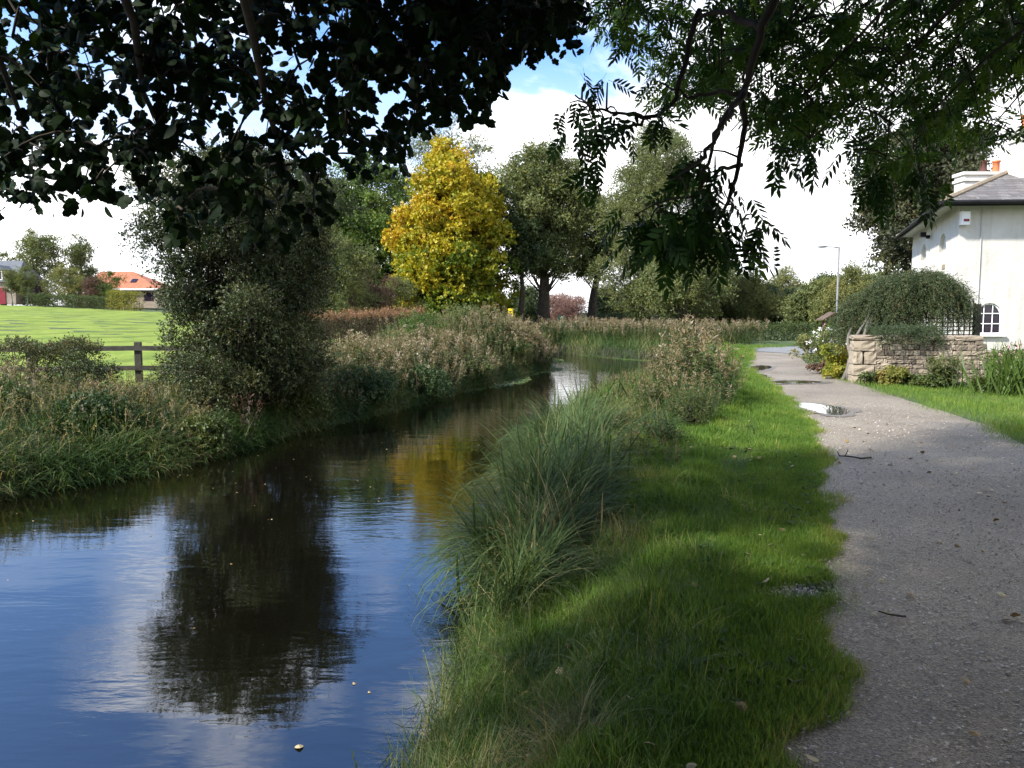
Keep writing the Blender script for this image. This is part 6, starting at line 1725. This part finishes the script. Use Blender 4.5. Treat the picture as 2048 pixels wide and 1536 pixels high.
    for c in cs:
        s = tr[np.argmin(abs(tr[:, 2] - (c[2] - 1.0)))]
        T.tube(bez(s, (s + c) / 2 + np.array((0, 0, 0.2)), c, 5), np.linspace(0.05, 0.008, 5), 5, cap=False)
    k = np.repeat(np.arange(len(cs)), 60); m = len(k)
    p = cs[k] + rdir(m) * (0.85 * rng.uniform(0.2, 1, m) ** 0.5)[:, None]
    scatter(A, [LOBED[0]], p, frames(nrm(rdir(m) + np.array((0, 0, -0.5))), nrm(rdir(m) * 0.7 + np.array((0, 0, 0.8)))), rng.uniform(0.16, 0.26, m), np.clip(0.4 + rng.normal(size=m) * 0.2, 0, 1))
    T.build('branches', M['twig'], r, True)
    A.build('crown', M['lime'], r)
lime_tree()

def ash_over():
    base = np.array((5.6, 1.6, -0.05))
    r = thing('ash_tree', 'overhanging ash branches with feathery leaves at upper right', 'tree', base)
    T = Acc(); A = Acc()
    n = 12; t = np.linspace(0, 1, n)[:, None]
    top = base + np.array((0.3, 0.6, 11.0)); tr = base * (1 - t) + top * t + rng.normal(size=(n, 3)) * 0.04
    T.tube(tr, 0.36 * (1 - 0.85 * t[:, 0]) * (1 + 0.5 * np.exp(-16 * t[:, 0])), 14)
    T.build('trunk', M['bark_pale'], r, True)
    T = Acc(); s0 = base + np.array((0, 0, 4.2))
    nodes = []
    def limb(pts, r0, r1, frm=None):
        P = np.array(pts)
        # densify
        s = np.linspace(0, len(P) - 1, len(P) * 4)
        Q = np.stack([np.interp(s, np.arange(len(P)), P[:, k]) for k in range(3)], -1)
        for _ in range(2): Q[1:-1] = 0.25 * Q[:-2] + 0.5 * Q[1:-1] + 0.25 * Q[2:]
        Q[1:-1] += rng.normal(size=(len(Q) - 2, 3)) * 0.008
        T.tube(Q, np.linspace(r0, r1, len(Q)), 7); nodes.append(Q)
        return Q
    Y = 4.2
    limb([s0 + np.array((0, 0, 0.5)), at(1800, -260, 4.4), at(1570, -60, 4.2), at(1520, 60, Y), at(1490, 180, Y), at(1484, 300, Y), at(1460, 390, 4.1), at(1425, 462, 4.0)], 0.034, 0.006)
    limb([at(1490, 180, Y), at(1450, 240, 4.0), at(1405, 320, 3.8), at(1340, 360, 3.7)], 0.018, 0.005)
    limb([at(1490, 175, Y), at(1440, 250, 4.1), at(1410, 340, 4.0), at(1380, 430, 3.9)], 0.014, 0.005)
    limb([at(1400, 20, 4.6), at(1370, 120, 4.5), at(1352, 205, 4.4), at(1300, 235, 4.3), at(1225, 275, 4.2), at(1190, 285, 4.2)], 0.018, 0.005)
    limb([at(1300, 235, 4.3), at(1250, 228, 4.25), at(1190, 215, 4.2), at(1150, 190, 4.2)], 0.01, 0.004)
    limb([at(1500, 190, Y), at(1440, 180, 4.3), at(1380, 200, 4.4), at(1320, 165, 4.5)], 0.014, 0.005)
    limb([at(1520, 60, Y), at(1440, 20, 4.5), at(1380, 40, 4.6)], 0.02, 0.008)
    limb([at(1484, 330, Y), at(1440, 335, 4.1), at(1400, 370, 4.0)], 0.012, 0.005)
    for k in range(22):     # finer boughs in the back of the crown
        a = np.array((rng.uniform(3.8, 5.6), rng.uniform(2.5, 6), rng.uniform(4.5, 6)))
        px = rng.uniform(1300, 2120); py = rng.uniform(40, 310); Yq = rng.uniform(5.0, 8.5)
        e = at(px, py, Yq)
        P = bez(s0 + np.array((0, 0.1, rng.uniform(0, 2))), (s0 + e) / 2 + np.array((0, 0, 1.3)), e, 12) + rng.normal(size=(12, 3)) * 0.03
        T.tube(P, np.linspace(0.03, 0.005, 12), 6); nodes.append(P[4:])
    N_ = np.vstack(nodes); pool = [N_]
    def leaves(c, m, size, rb, spread=0.12, jit=0.5, dirn=None):
        Pn = np.vstack(pool); s = Pn[np.argmin(np.linalg.norm(Pn - c, axis=1) + rng.uniform(0, 0.15, len(Pn)))]
        pool.append(np.stack([c, (c + s) / 2]))
        T.tube(bez(s, (s + c) / 2 + np.array((0, 0, 0.05)), c, 4), np.linspace(0.006, 0.003, 4), 4, cap=False)
        out = rdir(m); out[:, 2] = out[:, 2] * 0.5 - 0.35
        if dirn is not None: out = out * 0.7 + np.array(dirn)
        dd = nrm(out)
        nn = nrm(rng.normal(size=(m, 3)) * jit + np.array((0, -0.5, 0.75)))
        scatter(A, ASH, c + rng.normal(size=(m, 3)) * spread * 0.3, frames(dd, nn), size * rng.uniform(0.75, 1.2, m), np.clip(rb + rng.normal(size=m) * 0.15, 0, 1))
    # near hanging sprays
    for px, py in [(1165, 175), (1140, 205), (1180, 205), (1150, 240), (1185, 245), (1165, 285), (1190, 300), (1175, 330), (1210, 240), (1235, 225), (1215, 165), (1320, 230), (1300, 245), (1340, 215)]:
        leaves(at(px, py, 4.2 + rng.uniform(-0.15, 0.15)), 3, 0.17, 0.2, dirn=(0, 0, -0.35))
    for px, py in [(1270, 430), (1300, 440), (1330, 430), (1290, 460), (1325, 470), (1360, 440), (1390, 450), (1420, 430), (1450, 440), (1485, 440), (1510, 435), (1530, 450), (1410, 480), (1380, 490), (1350, 410), (1380, 400), (1430, 400), (1460, 400), (1395, 375), (1425, 365), (1340, 450), (1310, 420), (1470, 465), (1360, 360), (1380, 330), (1390, 305), (1430, 310), (1365, 470), (1280, 445), (1400, 420), (1350, 480), (1430, 470)]:
        leaves(at(px, py, 4.0 + rng.uniform(-0.3, 0.3)), 4, 0.19, 0.25, dirn=(0, 0, -0.25))
    # main mass
    def ylow(x):
        k = [(1185, 55), (1230, 95), (1280, 150), (1300, 215), (1330, 235), (1400, 235), (1450, 240), (1500, 260), (1560, 320), (1600, 330), (1640, 305), (1665, 250), (1690, 290), (1720, 325), (1750, 380), (1800, 370), (1850, 330), (1900, 320), (1960, 310), (2010, 330), (2060, 330)]
        return np.interp(x, [a for a, b in k], [b for a, b in k])
    cnt = 0
    while cnt < 1300:
        px = rng.uniform(1185, 2150); yl = ylow(min(px, 2060)); py = rng.uniform(-180, yl - 38)
        hole = math.sin(px * 0.019 + 0.4) * math.sin(py * 0.03 + 1.0 + px * 0.004) + 0.6 * math.sin(px * 0.05 + py * 0.045)
        if hole > 0.45 and rng.uniform() < 0.8: continue
        if px < 1330 and py > 10 and rng.uniform() < 0.45: continue
        if px > 1960 and py > 170 and rng.uniform() < 0.75: continue
        if px < 1420 and rng.uniform() < 0.25: continue
        cnt += 1
        leaves(at(px, py, rng.uniform(5.0, 8.6)), 3, 0.175, 0.55 if rng.uniform() < 0.5 else 0.85)
    for px, py in [(1750, 350), (1775, 340), (1760, 380), (1840, 340), (1860, 330), (1850, 370), (1800, 330), (1705, 300), (1545, 300), (1590, 310), (1615, 295)]:
        leaves(at(px, py, 4.9 + rng.uniform(-0.2, 0.4)), 4, 0.19, 0.3, dirn=(0, 0, -0.5))
    # out-of-view crown overhead, packed dense and drooped behind the camera to block light
    cs = np.stack([rng.uniform(-0.5, 12, 1900), rng.uniform(-8.5, 6.0, 1900), rng.uniform(0.8, 12, 1900)], -1)
    q = (cs - np.array((5.2, -1.2, 6.2))) / np.array((6.4, 7.6, 5.8))
    cs = cs[(np.linalg.norm(q, axis=1) < 1) & (cs[:, 2] > 3.2 + 0.62 * np.maximum(cs[:, 1], 0) - 0.55 * np.clip(-cs[:, 1] - 1, 0, 3.3))]
    for c in cs:
        s = tr[np.argmin(abs(tr[:, 2] - (c[2] - 1.0)))]
        T.tube(bez(s, (s + c) / 2 + np.array((0, 0, 0.2)), c, 5), np.linspace(0.05, 0.008, 5), 5, cap=False)
    k = np.repeat(np.arange(len(cs)), 36); m = len(k)
    p = cs[k] + rdir(m) * (0.85 * rng.uniform(0.2, 1, m) ** 0.5)[:, None]
    scatter(A, ASH, p, frames(nrm(rdir(m) + np.array((0, 0, -0.5))), nrm(rdir(m) * 0.7 + np.array((0, 0, 0.8)))), rng.uniform(0.4, 0.6, m), np.clip(0.5 + rng.normal(size=m) * 0.2, 0, 1))
    T.build('branches', M['twig'], r, True)
    A.build('crown', M['ash'], r)
ash_over()
